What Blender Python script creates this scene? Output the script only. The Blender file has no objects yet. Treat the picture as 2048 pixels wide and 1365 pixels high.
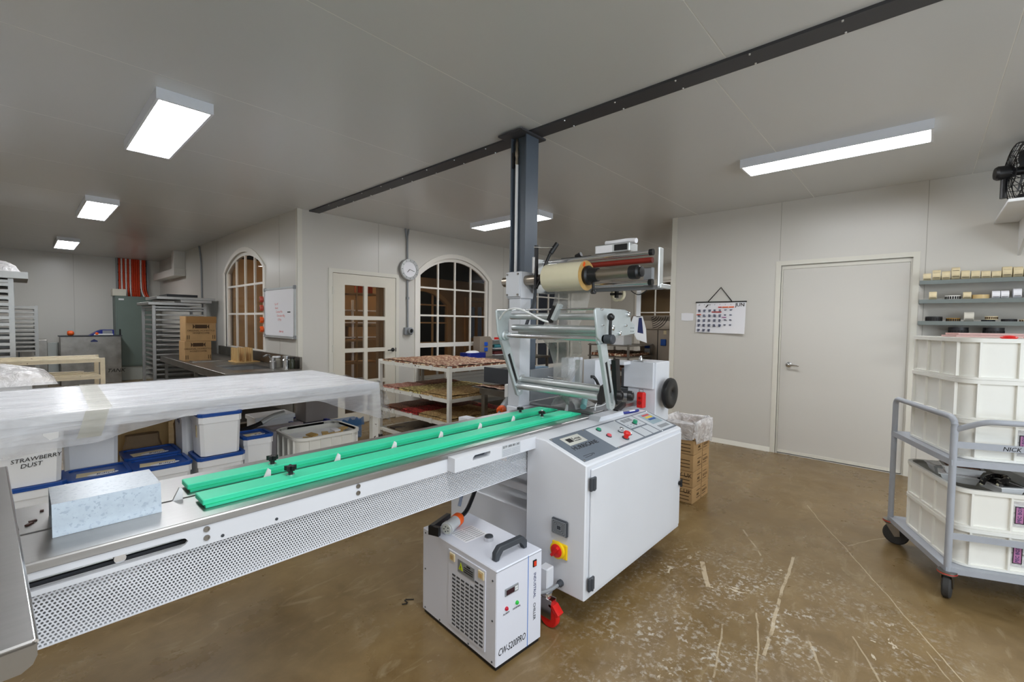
import bpy, bmesh, math, random
from mathutils import Vector, Matrix
random.seed(7)
SC = bpy.context.scene
COL = SC.collection
PI = math.pi

# ------------------------------------------------------------------ camera
FPX = 901.2
pitch, yaw, roll = [math.radians(a) for a in (-2.316, 42.414, 0.761)]
fw = Vector((math.cos(pitch)*math.cos(yaw), math.cos(pitch)*math.sin(yaw), math.sin(pitch)))
r0 = Vector((math.sin(yaw), -math.cos(yaw), 0)); u0 = r0.cross(fw)
rr = math.cos(roll)*r0 + math.sin(roll)*u0
uu = -math.sin(roll)*r0 + math.cos(roll)*u0
cam = bpy.data.cameras.new('camera'); camo = bpy.data.objects.new('camera', cam); COL.objects.link(camo)
cam.sensor_fit = 'HORIZONTAL'; cam.sensor_width = 36; cam.lens = FPX/2048*36; cam.clip_start = 0.02
m = Matrix((rr, uu, -fw)).transposed().to_4x4(); m.translation = Vector((0, 0, 1.527))
camo.matrix_world = m
SC.camera = camo

# ------------------------------------------------------------------ world, exposure
w = bpy.data.worlds.new('world'); SC.world = w; w.use_nodes = True
w.node_tree.nodes['Background'].inputs[0].default_value = (0.75, 0.82, 1.0, 1)
w.node_tree.nodes['Background'].inputs[1].default_value = 0.02
vs = SC.view_settings
vs.view_transform = 'Standard'; vs.look = 'None'; vs.gamma = 1.0; vs.use_curve_mapping = False
vs.exposure = 0.14
LAMP = 30.0          # strength of the ceiling light panels
fill_l = bpy.data.lights.new('rear_fill', 'AREA'); fill_l.shape = 'RECTANGLE'; fill_l.size = 4.0; fill_l.size_y = 2.0; fill_l.energy = 90; fill_l.color = (0.74, 0.87, 1.0)
fill_o = bpy.data.objects.new('rear_fill', fill_l); COL.objects.link(fill_o); fill_o.location = (1.2, -3.42, 1.55); fill_o.rotation_euler = (PI/2, 0, 0)   # cool fill light added behind the camera to brighten the near ceiling
SC.cycles.max_bounces = 10; SC.cycles.diffuse_bounces = 5; SC.cycles.transparent_max_bounces = 16
SC.cycles.caustics_reflective = False; SC.cycles.caustics_refractive = False
SC.cycles.sample_clamp_indirect = 6.0

# ------------------------------------------------------------------ materials
def S(r, g, b):
    f = lambda c: (c/255/12.92) if c/255 <= 0.04045 else ((c/255+0.055)/1.055)**2.4
    return (f(r), f(g), f(b), 1)
MATS = {}
def mat(name, rgb, rough=0.5, metal=0.0, var=0.0, vs=6.0, bump=0.0, bs=40.0, stretch=None, emit=0.0, trans=0.0, alpha=1.0, coat=0.0, spot=None, spots=(0.62, 14.0), ior=1.45):
    if name in MATS: return MATS[name]
    M = bpy.data.materials.new(name); M.use_nodes = True; MATS[name] = M
    nt = M.node_tree; N = nt.nodes; L = nt.links; b = N['Principled BSDF']
    col = S(*rgb)
    b.inputs['Base Color'].default_value = col
    b.inputs['Roughness'].default_value = rough
    b.inputs['Metallic'].default_value = metal
    b.inputs['IOR'].default_value = ior
    b.inputs['Transmission Weight'].default_value = trans
    b.inputs['Alpha'].default_value = alpha
    b.inputs['Coat Weight'].default_value = coat
    if emit:
        b.inputs['Emission Color'].default_value = col; b.inputs['Emission Strength'].default_value = emit
    tc = N.new('ShaderNodeTexCoord'); mp = N.new('ShaderNodeMapping')
    L.new(tc.outputs['Object'], mp.inputs[0])
    if stretch: mp.inputs['Scale'].default_value = stretch
    src = None
    if var:
        n = N.new('ShaderNodeTexNoise'); n.inputs['Scale'].default_value = vs; n.inputs['Detail'].default_value = 5
        L.new(mp.outputs[0], n.inputs[0])
        cr = N.new('ShaderNodeValToRGB'); L.new(n.outputs[0], cr.inputs[0])
        cr.color_ramp.elements[0].position = 0.3; cr.color_ramp.elements[1].position = 0.7
        cr.color_ramp.elements[0].color = tuple(c*(1-var) for c in col[:3])+(1,)
        cr.color_ramp.elements[1].color = tuple(min(1, c*(1+var)) for c in col[:3])+(1,)
        src = cr.outputs[0]
        r2 = N.new('ShaderNodeMapRange'); L.new(n.outputs[0], r2.inputs[0])
        r2.inputs[3].default_value = max(0.02, rough-0.08); r2.inputs[4].default_value = min(1, rough+0.08)
        L.new(r2.outputs[0], b.inputs['Roughness'])
    if spot:
        n2 = N.new('ShaderNodeTexNoise'); n2.inputs['Scale'].default_value = spots[1]; n2.inputs['Detail'].default_value = 6
        L.new(mp.outputs[0], n2.inputs[0])
        c2 = N.new('ShaderNodeValToRGB'); L.new(n2.outputs[0], c2.inputs[0])
        c2.color_ramp.elements[0].position = spots[0]; c2.color_ramp.elements[1].position = spots[0]+0.03
        mx = N.new('ShaderNodeMix'); mx.data_type = 'RGBA'
        L.new(c2.outputs[0], mx.inputs[0])
        if src: L.new(src, mx.inputs[6])
        else: mx.inputs[6].default_value = col
        mx.inputs[7].default_value = S(*spot); src = mx.outputs[2]
    if src: L.new(src, b.inputs['Base Color'])
    if bump:
        n3 = N.new('ShaderNodeTexNoise'); n3.inputs['Scale'].default_value = bs; n3.inputs['Detail'].default_value = 4
        L.new(mp.outputs[0], n3.inputs[0])
        bp = N.new('ShaderNodeBump'); bp.inputs['Strength'].default_value = bump; bp.inputs['Distance'].default_value = 0.02
        L.new(n3.outputs[0], bp.inputs['Height']); L.new(bp.outputs[0], b.inputs['Normal'])
    return M

white_wall = mat('wall_paint', (211, 208, 201), 0.3)
wall_edge = mat('wall_trim', (222, 219, 208), 0.4)
joint = mat('panel_joint', (176, 173, 164), 0.6)
ceil_m = mat('ceiling_sheet', (214, 216, 216), 0.26)
seam_m = mat('ceiling_seam', (228, 228, 224), 0.5)
beam_m = mat('beam_paint', (66, 66, 70), 0.5, var=0.08, vs=4)
column_m = mat('column_paint', (84, 94, 106), 0.42, var=0.14, vs=5, stretch=(1, 1, 0.25), spot=(120, 124, 128), spots=(0.72, 18))
white_pc = mat('white_powder_coat', (216, 219, 225), 0.36, var=0.02, vs=3)
white_chill = mat('chiller_white', (222, 225, 236), 0.35)
white_plastic = mat('white_plastic', (236, 237, 238), 0.38, var=0.02, vs=4)
crate_m = mat('crate_plastic', (238, 237, 230), 0.42, var=0.03, vs=3)
cream = mat('cream_paint', (222, 217, 203), 0.42, var=0.03, vs=3)
win_white = mat('window_paint', (236, 232, 224), 0.4)
steel = mat('brushed_steel', (172, 171, 170), 0.36, 1.0, var=0.05, vs=10, stretch=(0.6, 8, 8))
steel_d = mat('dull_steel', (150, 146, 140), 0.36, 1.0, var=0.2, vs=6)
chrome = mat('chrome', (222, 223, 225), 0.2, 1.0)
alu = mat('aluminium', (208, 212, 213), 0.42, 0.85, var=0.06, vs=9)
alu_g = mat('anodised_plate', (196, 204, 206), 0.5, 0.55, var=0.08, vs=7)
alu_tray = mat('tray_aluminium', (164, 163, 160), 0.4, 0.85, var=0.12, vs=5)
tube_ti = mat('shaft_metal', (166, 156, 142), 0.3, 1.0)
galv = mat('galvanised', (152, 158, 163), 0.36, 1.0, var=0.07, vs=50, spot=(138, 145, 151), spots=(0.57, 110))
black = mat('black_plastic', (24, 24, 26), 0.38)
rubber = mat('rubber', (58, 57, 56), 0.75, var=0.2, vs=20)
dgrey = mat('dark_grey_plastic', (62, 66, 72), 0.5)
mgrey = mat('grey_plastic', (140, 144, 148), 0.5)
panel_g = mat('console_grey', (104, 113, 124), 0.35)
panel_l = mat('console_light', (196, 201, 206), 0.35)
green = mat('green_plastic', (58, 208, 162), 0.45, var=0.04, vs=4)
red = mat('red_plastic', (214, 34, 30), 0.35)
orange = mat('orange_plastic', (240, 96, 26), 0.4)
yellow = mat('yellow_plastic', (240, 200, 20), 0.4)
green_b = mat('green_button', (30, 150, 110), 0.35)
blue = mat('blue_plastic', (20, 72, 150), 0.38, var=0.1, vs=8)
blue_d = mat('deep_blue', (26, 40, 130), 0.4)
navy = mat('navy_ink', (44, 52, 100), 0.5)
ink = mat('black_ink', (26, 24, 24), 0.7)
ink_red = mat('red_ink', (206, 70, 70), 0.7)
pink = mat('pink_label', (178, 118, 160), 0.6)
paper = mat('paper', (238, 238, 242), 0.6)
paper_c = mat('cream_paper', (224, 208, 170), 0.6, var=0.08, vs=20)
card = mat('cardboard', (172, 138, 94), 0.75, var=0.08, vs=8)
card_ink = mat('cardboard_ink', (62, 42, 20), 0.8)
wood = mat('pale_wood', (206, 172, 118), 0.65, var=0.14, vs=8, stretch=(1, 1, 0.2))
lamp_m = mat('lamp_diffuser', (250, 252, 255), 0.5, emit=LAMP)
lamp_f = mat('lamp_frame', (226, 230, 238), 0.4)
chip = mat('chipped_white_paint', (224, 222, 214), 0.5, spot=(74, 48, 34), spots=(0.66, 22))
chip_o = mat('old_cream_paint', (214, 200, 172), 0.6, var=0.1, vs=12, spot=(96, 74, 50), spots=(0.68, 30))
trolley_m = mat('trolley_grey_paint', (168, 172, 180), 0.42, var=0.06, vs=10, spot=(96, 92, 90), spots=(0.74, 30))
film_y = mat('film_roll', (222, 215, 186), 0.12, var=0.05, vs=3, coat=0.6)
tan_wall = mat('tan_paint', (176, 146, 106), 0.6, var=0.08, vs=2)
tan_trim = mat('tan_trim', (196, 160, 112), 0.55)
void_m = mat('dark_void', (20, 15, 12), 0.9)  # near-black colour paints the darkness of the unlit space beyond the glass
shelf_g = mat('shelf_grey_green', (120, 128, 126), 0.42, 0.3)
cab_green = mat('cabinet_grey_green', (112, 126, 120), 0.5, var=0.05, vs=2)
oven_m = mat('appliance_beige', (168, 156, 142), 0.4, 0.4, var=0.08, vs=3)

def film_mat(name, tint, alpha, rough, bump=0.5, bs=9.0, stretch=None):
    M = bpy.data.materials.new(name); M.use_nodes = True; MATS[name] = M
    nt = M.node_tree; N = nt.nodes; L = nt.links
    b = N['Principled BSDF']; b.inputs['Base Color'].default_value = S(*tint); b.inputs['Roughness'].default_value = rough
    b.inputs['Alpha'].default_value = alpha
    tc = N.new('ShaderNodeTexCoord'); mp = N.new('ShaderNodeMapping'); L.new(tc.outputs['Object'], mp.inputs[0])
    if stretch: mp.inputs['Scale'].default_value = stretch
    n = N.new('ShaderNodeTexNoise'); n.inputs['Scale'].default_value = bs; n.inputs['Detail'].default_value = 5; n.inputs['Distortion'].default_value = 1.2
    L.new(mp.outputs[0], n.inputs[0])
    bp = N.new('ShaderNodeBump'); bp.inputs['Strength'].default_value = bump; bp.inputs['Distance'].default_value = 0.03
    L.new(n.outputs[0], bp.inputs['Height']); L.new(bp.outputs[0], b.inputs['Normal'])
    r = N.new('ShaderNodeMapRange'); L.new(n.outputs[0], r.inputs[0]); r.inputs[1].default_value = 0.35; r.inputs[2].default_value = 0.65
    r.inputs[3].default_value = alpha*0.75; r.inputs[4].default_value = min(1, alpha*1.25); L.new(r.outputs[0], b.inputs['Alpha'])
    return M
wrap = film_mat('wrap_film', (230, 232, 238), 0.40, 0.18, 0.2, 6.0, (0.3, 2.0, 1.6))
wrap_thin = film_mat('thin_wrap_film', (226, 230, 234), 0.34, 0.18, 0.8, 12.0)
bag = film_mat('bag_film', (232, 230, 230), 0.66, 0.25, 0.9, 14.0)
film = film_mat('packing_film', (196, 196, 192), 0.45, 0.12, 0.15, 4.0)
glass = film_mat('window_glass', (60, 58, 54), 0.12, 0.03, 0.0, 1.0)

def floor_material():
    M = bpy.data.materials.new('polished_concrete'); M.use_nodes = True
    nt = M.node_tree; N = nt.nodes; L = nt.links; b = N['Principled BSDF']
    tc = N.new('ShaderNodeTexCoord'); P = tc.outputs['Object']
    def noise(scale, det=6, dist=0.0, st=None, off=(0, 0, 0)):
        mp = N.new('ShaderNodeMapping'); L.new(P, mp.inputs[0]); mp.inputs['Location'].default_value = off
        if st: mp.inputs['Scale'].default_value = st
        n = N.new('ShaderNodeTexNoise'); n.inputs['Scale'].default_value = scale; n.inputs['Detail'].default_value = det; n.inputs['Distortion'].default_value = dist
        n.inputs['Roughness'].default_value = 0.62
        L.new(mp.outputs[0], n.inputs[0]); return n.outputs[0]
    def ramp(src, stops):
        c = N.new('ShaderNodeValToRGB'); L.new(src, c.inputs[0])
        while len(c.color_ramp.elements) < len(stops): c.color_ramp.elements.new(0.5)
        for e, (p, col) in zip(c.color_ramp.elements, stops): e.position = p; e.color = col if len(col) == 4 else tuple(col)+(1,)
        return c.outputs[0]
    def mix(f, a, bb):
        x = N.new('ShaderNodeMix'); x.data_type = 'RGBA'
        L.new(f, x.inputs[0]); L.new(a, x.inputs[6])
        if isinstance(bb, tuple): x.inputs[7].default_value = bb
        else: L.new(bb, x.inputs[7])
        return x.outputs[2]
    def math_(op, a, bb=None, clamp=False):
        x = N.new('ShaderNodeMath'); x.operation = op; x.use_clamp = clamp
        for i, v in enumerate((a, bb)):
            if v is None: continue
            if isinstance(v, (int, float)): x.inputs[i].default_value = v
            else: L.new(v, x.inputs[i])
        return x.outputs[0]
    base = ramp(noise(1.1, 7, 0.6), [(0.28, S(92, 72, 40)), (0.5, S(118, 95, 58)), (0.75, S(138, 116, 78))])
    mott = ramp(noise(7, 8, 0.3), [(0.3, S(100, 79, 46)), (0.7, S(142, 120, 84))])
    hf = N.new('ShaderNodeValue'); hf.outputs[0].default_value = 0.45
    c = mix(hf.outputs[0], base, mott)
    # worn pale streaks, drawn along the traffic direction
    st = ramp(noise(3.2, 9, 1.5, (1.0, 2.6, 1), (3, 1, 0)), [(0.56, (0, 0, 0)), (0.72, (1, 1, 1))])
    c = mix(math_('MULTIPLY', st, 0.35), c, S(176, 160, 130))
    # worn area in the open floor: fine speckle
    sep = N.new('ShaderNodeSeparateXYZ'); L.new(P, sep.inputs[0]); X, Y = sep.outputs[0], sep.outputs[1]
    def blob(cx, cy, rad):
        dx = math_('SUBTRACT', X, cx); dy = math_('SUBTRACT', Y, cy)
        d = math_('SQRT', math_('ADD', math_('MULTIPLY', dx, dx), math_('MULTIPLY', dy, dy)))
        return math_('SUBTRACT', 1.0, math_('DIVIDE', d, rad), True)
    worn = math_('MAXIMUM', blob(2.6, 0.55, 1.0), blob(2.0, 0.75, 0.7))
    spk = ramp(noise(38, 8, 0.2), [(0.5, (0, 0, 0)), (0.62, (1, 1, 1))])
    patch = ramp(noise(4.5, 6, 1.0, None, (7, 3, 0)), [(0.42, (0, 0, 0)), (0.6, (1, 1, 1))])
    c = mix(math_('MULTIPLY', math_('MULTIPLY', math_('MULTIPLY', spk, patch), worn, True), 1.1, True), c, S(190, 184, 172))
    scar = ramp(noise(5.5, 4, 2.2, None, (1.7, 9, 0)), [(0.655, (0, 0, 0)), (0.675, (1, 1, 1))])
    c = mix(math_('MULTIPLY', math_('MULTIPLY', scar, math_('MULTIPLY', worn, 2.2, True)), 0.85), c, S(196, 184, 162))
    wob = math_('MULTIPLY', math_('SUBTRACT', noise(3.0, 3), 0.5), 0.05)
    brk = ramp(noise(9, 5, 0, None, (2, 2, 0)), [(0.36, (0, 0, 0)), (0.48, (1, 1, 1))])
    def seg(x0, y0, x1, y1, wd, k=0.8, broken=True):
        nonlocal c
        lx, ly = x1-x0, y1-y0; ln = math.hypot(lx, ly); lx /= ln; ly /= ln
        dx = math_('SUBTRACT', X, x0); dy = math_('SUBTRACT', Y, y0)
        t = math_('ADD', math_('MULTIPLY', dx, lx), math_('MULTIPLY', dy, ly))
        o = math_('ADD', math_('SUBTRACT', math_('MULTIPLY', dx, -ly), math_('MULTIPLY', dy, -lx)), wob)
        i = math_('MULTIPLY', math_('LESS_THAN', math_('ABSOLUTE', o), wd), math_('MULTIPLY', math_('GREATER_THAN', t, 0), math_('LESS_THAN', t, ln)))
        if broken: i = math_('MULTIPLY', i, brk)
        c = mix(math_('MULTIPLY', i, k), c, S(196, 180, 152))
    seg(4.52, 0.687, 2.4, -0.34, 0.003, 0.65, False); seg(3.435, 0.578, 2.30, 0.497, 0.008, 0.65); seg(2.62, 0.60, 2.10, 0.475, 0.004, 0.6)
    seg(3.63, 0.946, 3.30, 0.745, 0.005, 0.6); seg(2.95, 1.0, 2.68, 0.88, 0.014, 0.7); seg(4.35, 0.075, 3.88, 0.34, 0.004, 0.5)
    seg(2.55, 0.36, 2.2, 0.2, 0.005, 0.5); seg(2.4, 0.7, 2.0, 0.62, 0.004, 0.5); seg(2.9, -0.05, 2.55, -0.2, 0.003, 0.5); seg(2.75, 0.2, 2.35, 0.03, 0.004, 0.5)
    L.new(c, b.inputs['Base Color'])
    rg = N.new('ShaderNodeMapRange'); L.new(noise(2.0, 6), rg.inputs[0]); rg.inputs[1].default_value = 0.3; rg.inputs[2].default_value = 0.7
    rg.inputs[3].default_value = 0.2; rg.inputs[4].default_value = 0.42; L.new(rg.outputs[0], b.inputs['Roughness'])
    bp = N.new('ShaderNodeBump'); bp.inputs['Strength'].default_value = 0.06; L.new(noise(60, 4), bp.inputs['Height']); L.new(bp.outputs[0], b.inputs['Normal'])
    return M
floor_m = floor_material()

def brittle(name, c1, c2, scale=24, thr=(0.45, 0.6)):
    M = bpy.data.materials.new(name); M.use_nodes = True; MATS[name] = M
    nt = M.node_tree; N = nt.nodes; L = nt.links; b = N['Principled BSDF']; b.inputs['Roughness'].default_value = 0.6
    tc = N.new('ShaderNodeTexCoord'); v = N.new('ShaderNodeTexVoronoi'); v.inputs['Scale'].default_value = scale; L.new(tc.outputs['Object'], v.inputs[0])
    n = N.new('ShaderNodeTexNoise'); n.inputs['Scale'].default_value = scale*0.7; n.inputs['Detail'].default_value = 6; L.new(tc.outputs['Object'], n.inputs[0])
    cr = N.new('ShaderNodeValToRGB'); L.new(n.outputs[0], cr.inputs[0])
    cr.color_ramp.elements[0].position = thr[0]; cr.color_ramp.elements[1].position = thr[1]
    cr.color_ramp.elements[0].color = S(*c1); cr.color_ramp.elements[1].color = S(*c2)
    L.new(cr.outputs[0], b.inputs['Base Color'])
    bp = N.new('ShaderNodeBump'); bp.inputs['Strength'].default_value = 0.7; bp.inputs['Distance'].default_value = 0.008
    L.new(v.outputs[0], bp.inputs['Height']); L.new(bp.outputs[0], b.inputs['Normal'])
    return M
nougat = brittle('nut_brittle', (120, 62, 34), (220, 200, 168), 48, (0.5, 0.6))
nut_pale = brittle('pale_nut_slab', (160, 126, 80), (204, 176, 122), 60)
choc = brittle('dark_brittle', (78, 40, 24), (140, 84, 52), 90)
popcorn = brittle('yellow_crumb', (140, 118, 60), (226, 212, 140), 44)
berry = brittle('berry_slab', (112, 24, 22), (206, 60, 54), 70)
pinkslab = brittle('pink_slab', (176, 112, 96), (226, 178, 160), 70)
speck = mat('speckled_bag', (120, 140, 170), 0.4, var=0.35, vs=60)

# ------------------------------------------------------------------ mesh helpers
class MB:
    def __init__(s): s.bm = bmesh.new()
    def box(s, x0, x1, y0, y1, z0, z1, bev=0.0, seg=1):
        v = [s.bm.verts.new(p) for p in ((x0,y0,z0),(x1,y0,z0),(x1,y1,z0),(x0,y1,z0),(x0,y0,z1),(x1,y0,z1),(x1,y1,z1),(x0,y1,z1))]
        fs = [s.bm.faces.new([v[i] for i in q]) for q in ((3,2,1,0),(4,5,6,7),(0,1,5,4),(1,2,6,5),(2,3,7,6),(3,0,4,7))]
        if bev: bmesh.ops.bevel(s.bm, geom=list({e for f in fs for e in f.edges}), offset=bev, segments=seg, affect='EDGES', clamp_overlap=True)
        return s
    def obox(s, c, size, M3):
        hx, hy, hz = [d/2 for d in size]; c = Vector(c)
        v = [s.bm.verts.new(c + M3 @ Vector(p)) for p in ((-hx,-hy,-hz),(hx,-hy,-hz),(hx,hy,-hz),(-hx,hy,-hz),(-hx,-hy,hz),(hx,-hy,hz),(hx,hy,hz),(-hx,hy,hz))]
        for q in ((3,2,1,0),(4,5,6,7),(0,1,5,4),(1,2,6,5),(2,3,7,6),(3,0,4,7)): s.bm.faces.new([v[i] for i in q])
        return s
    def prism(s, poly, axis, a, b, bev=0.0):
        def pt(p, t):
            return {'x': (t, p[0], p[1]), 'y': (p[0], t, p[1]), 'z': (p[0], p[1], t)}[axis]
        A = [s.bm.verts.new(pt(p, a)) for p in poly]; B = [s.bm.verts.new(pt(p, b)) for p in poly]
        n = len(poly); fs = [s.bm.faces.new(A[::-1]), s.bm.faces.new(B)]
        for i in range(n): fs.append(s.bm.faces.new((A[i], A[(i+1) % n], B[(i+1) % n], B[i])))
        if bev: bmesh.ops.bevel(s.bm, geom=list({e for f in fs for e in f.edges}), offset=bev, segments=1, affect='EDGES', clamp_overlap=True)
        return s
    def lathe(s, prof, p0, axis, n=20, caps=True):
        p0 = Vector(p0); ax = Vector(axis).normalized()
        t = Vector((0, 0, 1)) if abs(ax.z) < 0.9 else Vector((1, 0, 0))
        e1 = ax.cross(t).normalized(); e2 = ax.cross(e1)
        rings = []
        for r, h in prof:
            if r < 1e-5: rings.append([s.bm.verts.new(p0+ax*h)])
            else: rings.append([s.bm.verts.new(p0+ax*h+(e1*math.cos(2*PI*i/n)+e2*math.sin(2*PI*i/n))*r) for i in range(n)])
        for a, b in zip(rings, rings[1:]):
            for i in range(n):
                j = (i+1) % n
                q = [a[i % len(a)], a[j % len(a)], b[j % len(b)], b[i % len(b)]]
                q = [v for k, v in enumerate(q) if v not in q[:k]]
                if len(q) > 2:
                    try: s.bm.faces.new(q)
                    except ValueError: pass
        if caps:
            for rg in (rings[0], rings[-1]):
                if len(rg) > 2: s.bm.faces.new(rg)
        return s
    def cyl(s, p0, p1, r, n=16, r2=None):
        p0 = Vector(p0); d = Vector(p1)-p0
        return s.lathe([(r, 0), (r if r2 is None else r2, d.length)], p0, d, n)
    def tube(s, pts, r, n=8, smooth=0):
        pts = [Vector(p) for p in pts]
        for _ in range(smooth):
            q = [pts[0]]
            for a, b in zip(pts, pts[1:]): q += [a*0.75+b*0.25, a*0.25+b*0.75]
            pts = q+[pts[-1]]
        prev = None; ref = Vector((0.123, 0.35, 0.93))
        for i, p in enumerate(pts):
            d = (pts[min(i+1, len(pts)-1)]-pts[max(i-1, 0)]).normalized()
            e1 = d.cross(ref)
            if e1.length < 0.05: e1 = d.cross(Vector((1, 0, 0)))
            e1.normalize(); e2 = d.cross(e1)
            ring = [s.bm.verts.new(p+(e1*math.cos(2*PI*k/n)+e2*math.sin(2*PI*k/n))*r) for k in range(n)]
            if prev:
                for k in range(n): s.bm.faces.new((prev[k], prev[(k+1) % n], ring[(k+1) % n], ring[k]))
            else: s.bm.faces.new(ring[::-1])
            prev = ring
        s.bm.faces.new(prev)
        return s
    def ball(s, c, r, n=14, sc=(1, 1, 1)):
        g = bmesh.ops.create_uvsphere(s.bm, u_segments=n, v_segments=max(6, n//2), radius=r)
        for v in g['verts']: v.co = Vector((v.co.x*sc[0], v.co.y*sc[1], v.co.z*sc[2]))+Vector(c)
        return s
    def grid(s, rows, thick=0.0):
        V = [[s.bm.verts.new(p) for p in r] for r in rows]
        for a, b in zip(V, V[1:]):
            for i in range(len(a)-1): s.bm.faces.new((a[i], a[i+1], b[i+1], b[i]))
        return s
    def holes(s, outer, holes, axis, a, b):
        """a flat panel with holes, extruded along axis from a to b"""
        pt = {'x': lambda p, t: (t, p[0], p[1]), 'y': lambda p, t: (p[0], t, p[1]), 'z': lambda p, t: (p[0], p[1], t)}[axis]
        E = []
        for loop in [outer]+holes:
            V = [s.bm.verts.new(pt(p, a)) for p in loop]
            E += [s.bm.edges.new((V[i], V[(i+1) % len(V)])) for i in range(len(V))]
        g = bmesh.ops.triangle_fill(s.bm, edges=E, use_beauty=True)
        F = [f for f in g['geom'] if isinstance(f, bmesh.types.BMFace)]
        ex = bmesh.ops.extrude_face_region(s.bm, geom=F)
        d = Vector(pt((0, 0), b-a))
        for v in ex['geom']:
            if isinstance(v, bmesh.types.BMVert): v.co += d
        return s
    def rot(s, M4):
        bmesh.ops.transform(s.bm, matrix=M4, verts=s.bm.verts[:]); return s
    def mesh(s, name, material, off=None):
        bmesh.ops.recalc_face_normals(s.bm, faces=s.bm.faces[:])
        if off is not None:
            for v in s.bm.verts: v.co -= off
        me = bpy.data.meshes.new(name); s.bm.to_mesh(me); s.bm.free()
        me.materials.append(material)
        for p in me.polygons: p.use_smooth = True
        me.set_sharp_from_angle(angle=math.radians(32))
        return me
OFF = {}
def tag(o, label=None, cat=None, group=None, kind=None):
    if label: o['label'] = label
    if cat: o['category'] = cat
    if group: o['group'] = group
    if kind: o['kind'] = kind
    return o
def thing(name, label, cat, loc=(0, 0, 0), rz=0.0, group=None, local=False, kind=None):
    o = bpy.data.objects.new(name, None); COL.objects.link(o)
    o.empty_display_size = 0.05
    o.location = loc; o.rotation_euler = (0, 0, rz)
    OFF[o.name] = Vector((0, 0, 0)) if local else Vector(loc)
    return tag(o, label, cat, group, kind)
def part(name, mb, material, parent, label=None, kind=None):
    off = OFF[parent.name]
    o = bpy.data.objects.new(name, mb.mesh(name, material, off)); COL.objects.link(o)
    o.parent = parent; OFF[o.name] = off
    return tag(o, label, None, None, kind)
def one(name, mb, material, label=None, cat=None, group=None, kind=None, loc=None):
    if loc is None:
        xs = [v.co for v in mb.bm.verts]
        loc = Vector(((min(c.x for c in xs)+max(c.x for c in xs))/2, (min(c.y for c in xs)+max(c.y for c in xs))/2, min(c.z for c in xs)))
    loc = Vector(loc)
    o = bpy.data.objects.new(name, mb.mesh(name, material, loc)); COL.objects.link(o); o.location = loc; OFF[o.name] = loc
    return tag(o, label, cat, group, kind)
def inst(src, parent, delta):
    """a copy of a piece under the same parent, moved by delta"""
    c = src.copy(); COL.objects.link(c); c.parent = parent; c.location = src.location+Vector(delta); OFF[c.name] = OFF[parent.name]
    return c
def dup(root, loc, label=None, rz=None):
    def cp(o, par):
        c = o.copy(); COL.objects.link(c); c.parent = par; OFF[c.name] = OFF.get(o.name, Vector((0, 0, 0)))
        for ch in [x for x in o.children]: cp(ch, c)
        return c
    r = cp(root, None); r.location = loc
    if rz is not None: r.rotation_euler = (0, 0, rz)
    if label: r['label'] = label
    return r
def struct(name, mb, material, parent=None):
    if parent: return part(name, mb, material, parent)
    return one(name, mb, material, kind='structure', loc=(0, 0, 0))
def text(s, size, o, ex, ey, material, parent, name='lettering', align='LEFT', shear=0.0, thick=0.0004, bold=0.0, sx=1.0):
    """flat lettering: o = start of the baseline, ex / ey = directions of writing and of letter height (world or the thing's own frame)"""
    cu = bpy.data.curves.new('t', 'FONT'); cu.body = s; cu.size = size; cu.align_x = align; cu.shear = shear; cu.extrude = thick; cu.offset = bold
    cu.resolution_u = 2
    ob = bpy.data.objects.new('t', cu); COL.objects.link(ob)
    dg = bpy.context.evaluated_depsgraph_get(); dg.update()
    me = bpy.data.meshes.new_from_object(ob.evaluated_get(dg))
    bpy.data.objects.remove(ob); bpy.data.curves.remove(cu)
    ex = Vector(ex).normalized(); ey = Vector(ey).normalized(); ez = ex.cross(ey)
    M3 = Matrix((ex, ey, ez)).transposed(); off = Vector(o)-OFF[parent.name]
    for v in me.vertices: v.co = M3 @ Vector((v.co.x*sx, v.co.y, v.co.z)) + off
    me.materials.clear(); me.materials.append(material); me.name = name
    t = bpy.data.objects.new(name, me); COL.objects.link(t); t.parent = parent; OFF[t.name] = OFF[parent.name]
    return t
ORD = ['topmost', 'second', 'third', 'fourth', 'fifth', 'sixth', 'seventh', 'eighth', 'ninth', 'tenth', 'eleventh', 'twelfth', 'thirteenth', 'fourteenth', 'fifteenth', 'sixteenth', 'seventeenth', 'eighteenth', 'nineteenth', 'twentieth']
def arch(x0, x1, z0, zs, zt, n=14):
    """outline of a round-topped opening: spring line zs, crown zt"""
    c = (x0+x1)/2; hw = (x1-x0)/2; h = zt-zs; R = (hw*hw+h*h)/(2*h); a = math.asin(min(1, hw/R))
    if h > hw: R = None
    pts = [(x0, z0), (x1, z0)]
    for i in range(n+1):
        if R: t = a-2*a*i/n; pts.append((c+R*math.sin(t), zt-R+R*math.cos(t)))
        else: t = PI*i/n; pts.append((c+hw*math.cos(t), zs+h*math.sin(t)))
    return pts
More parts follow.
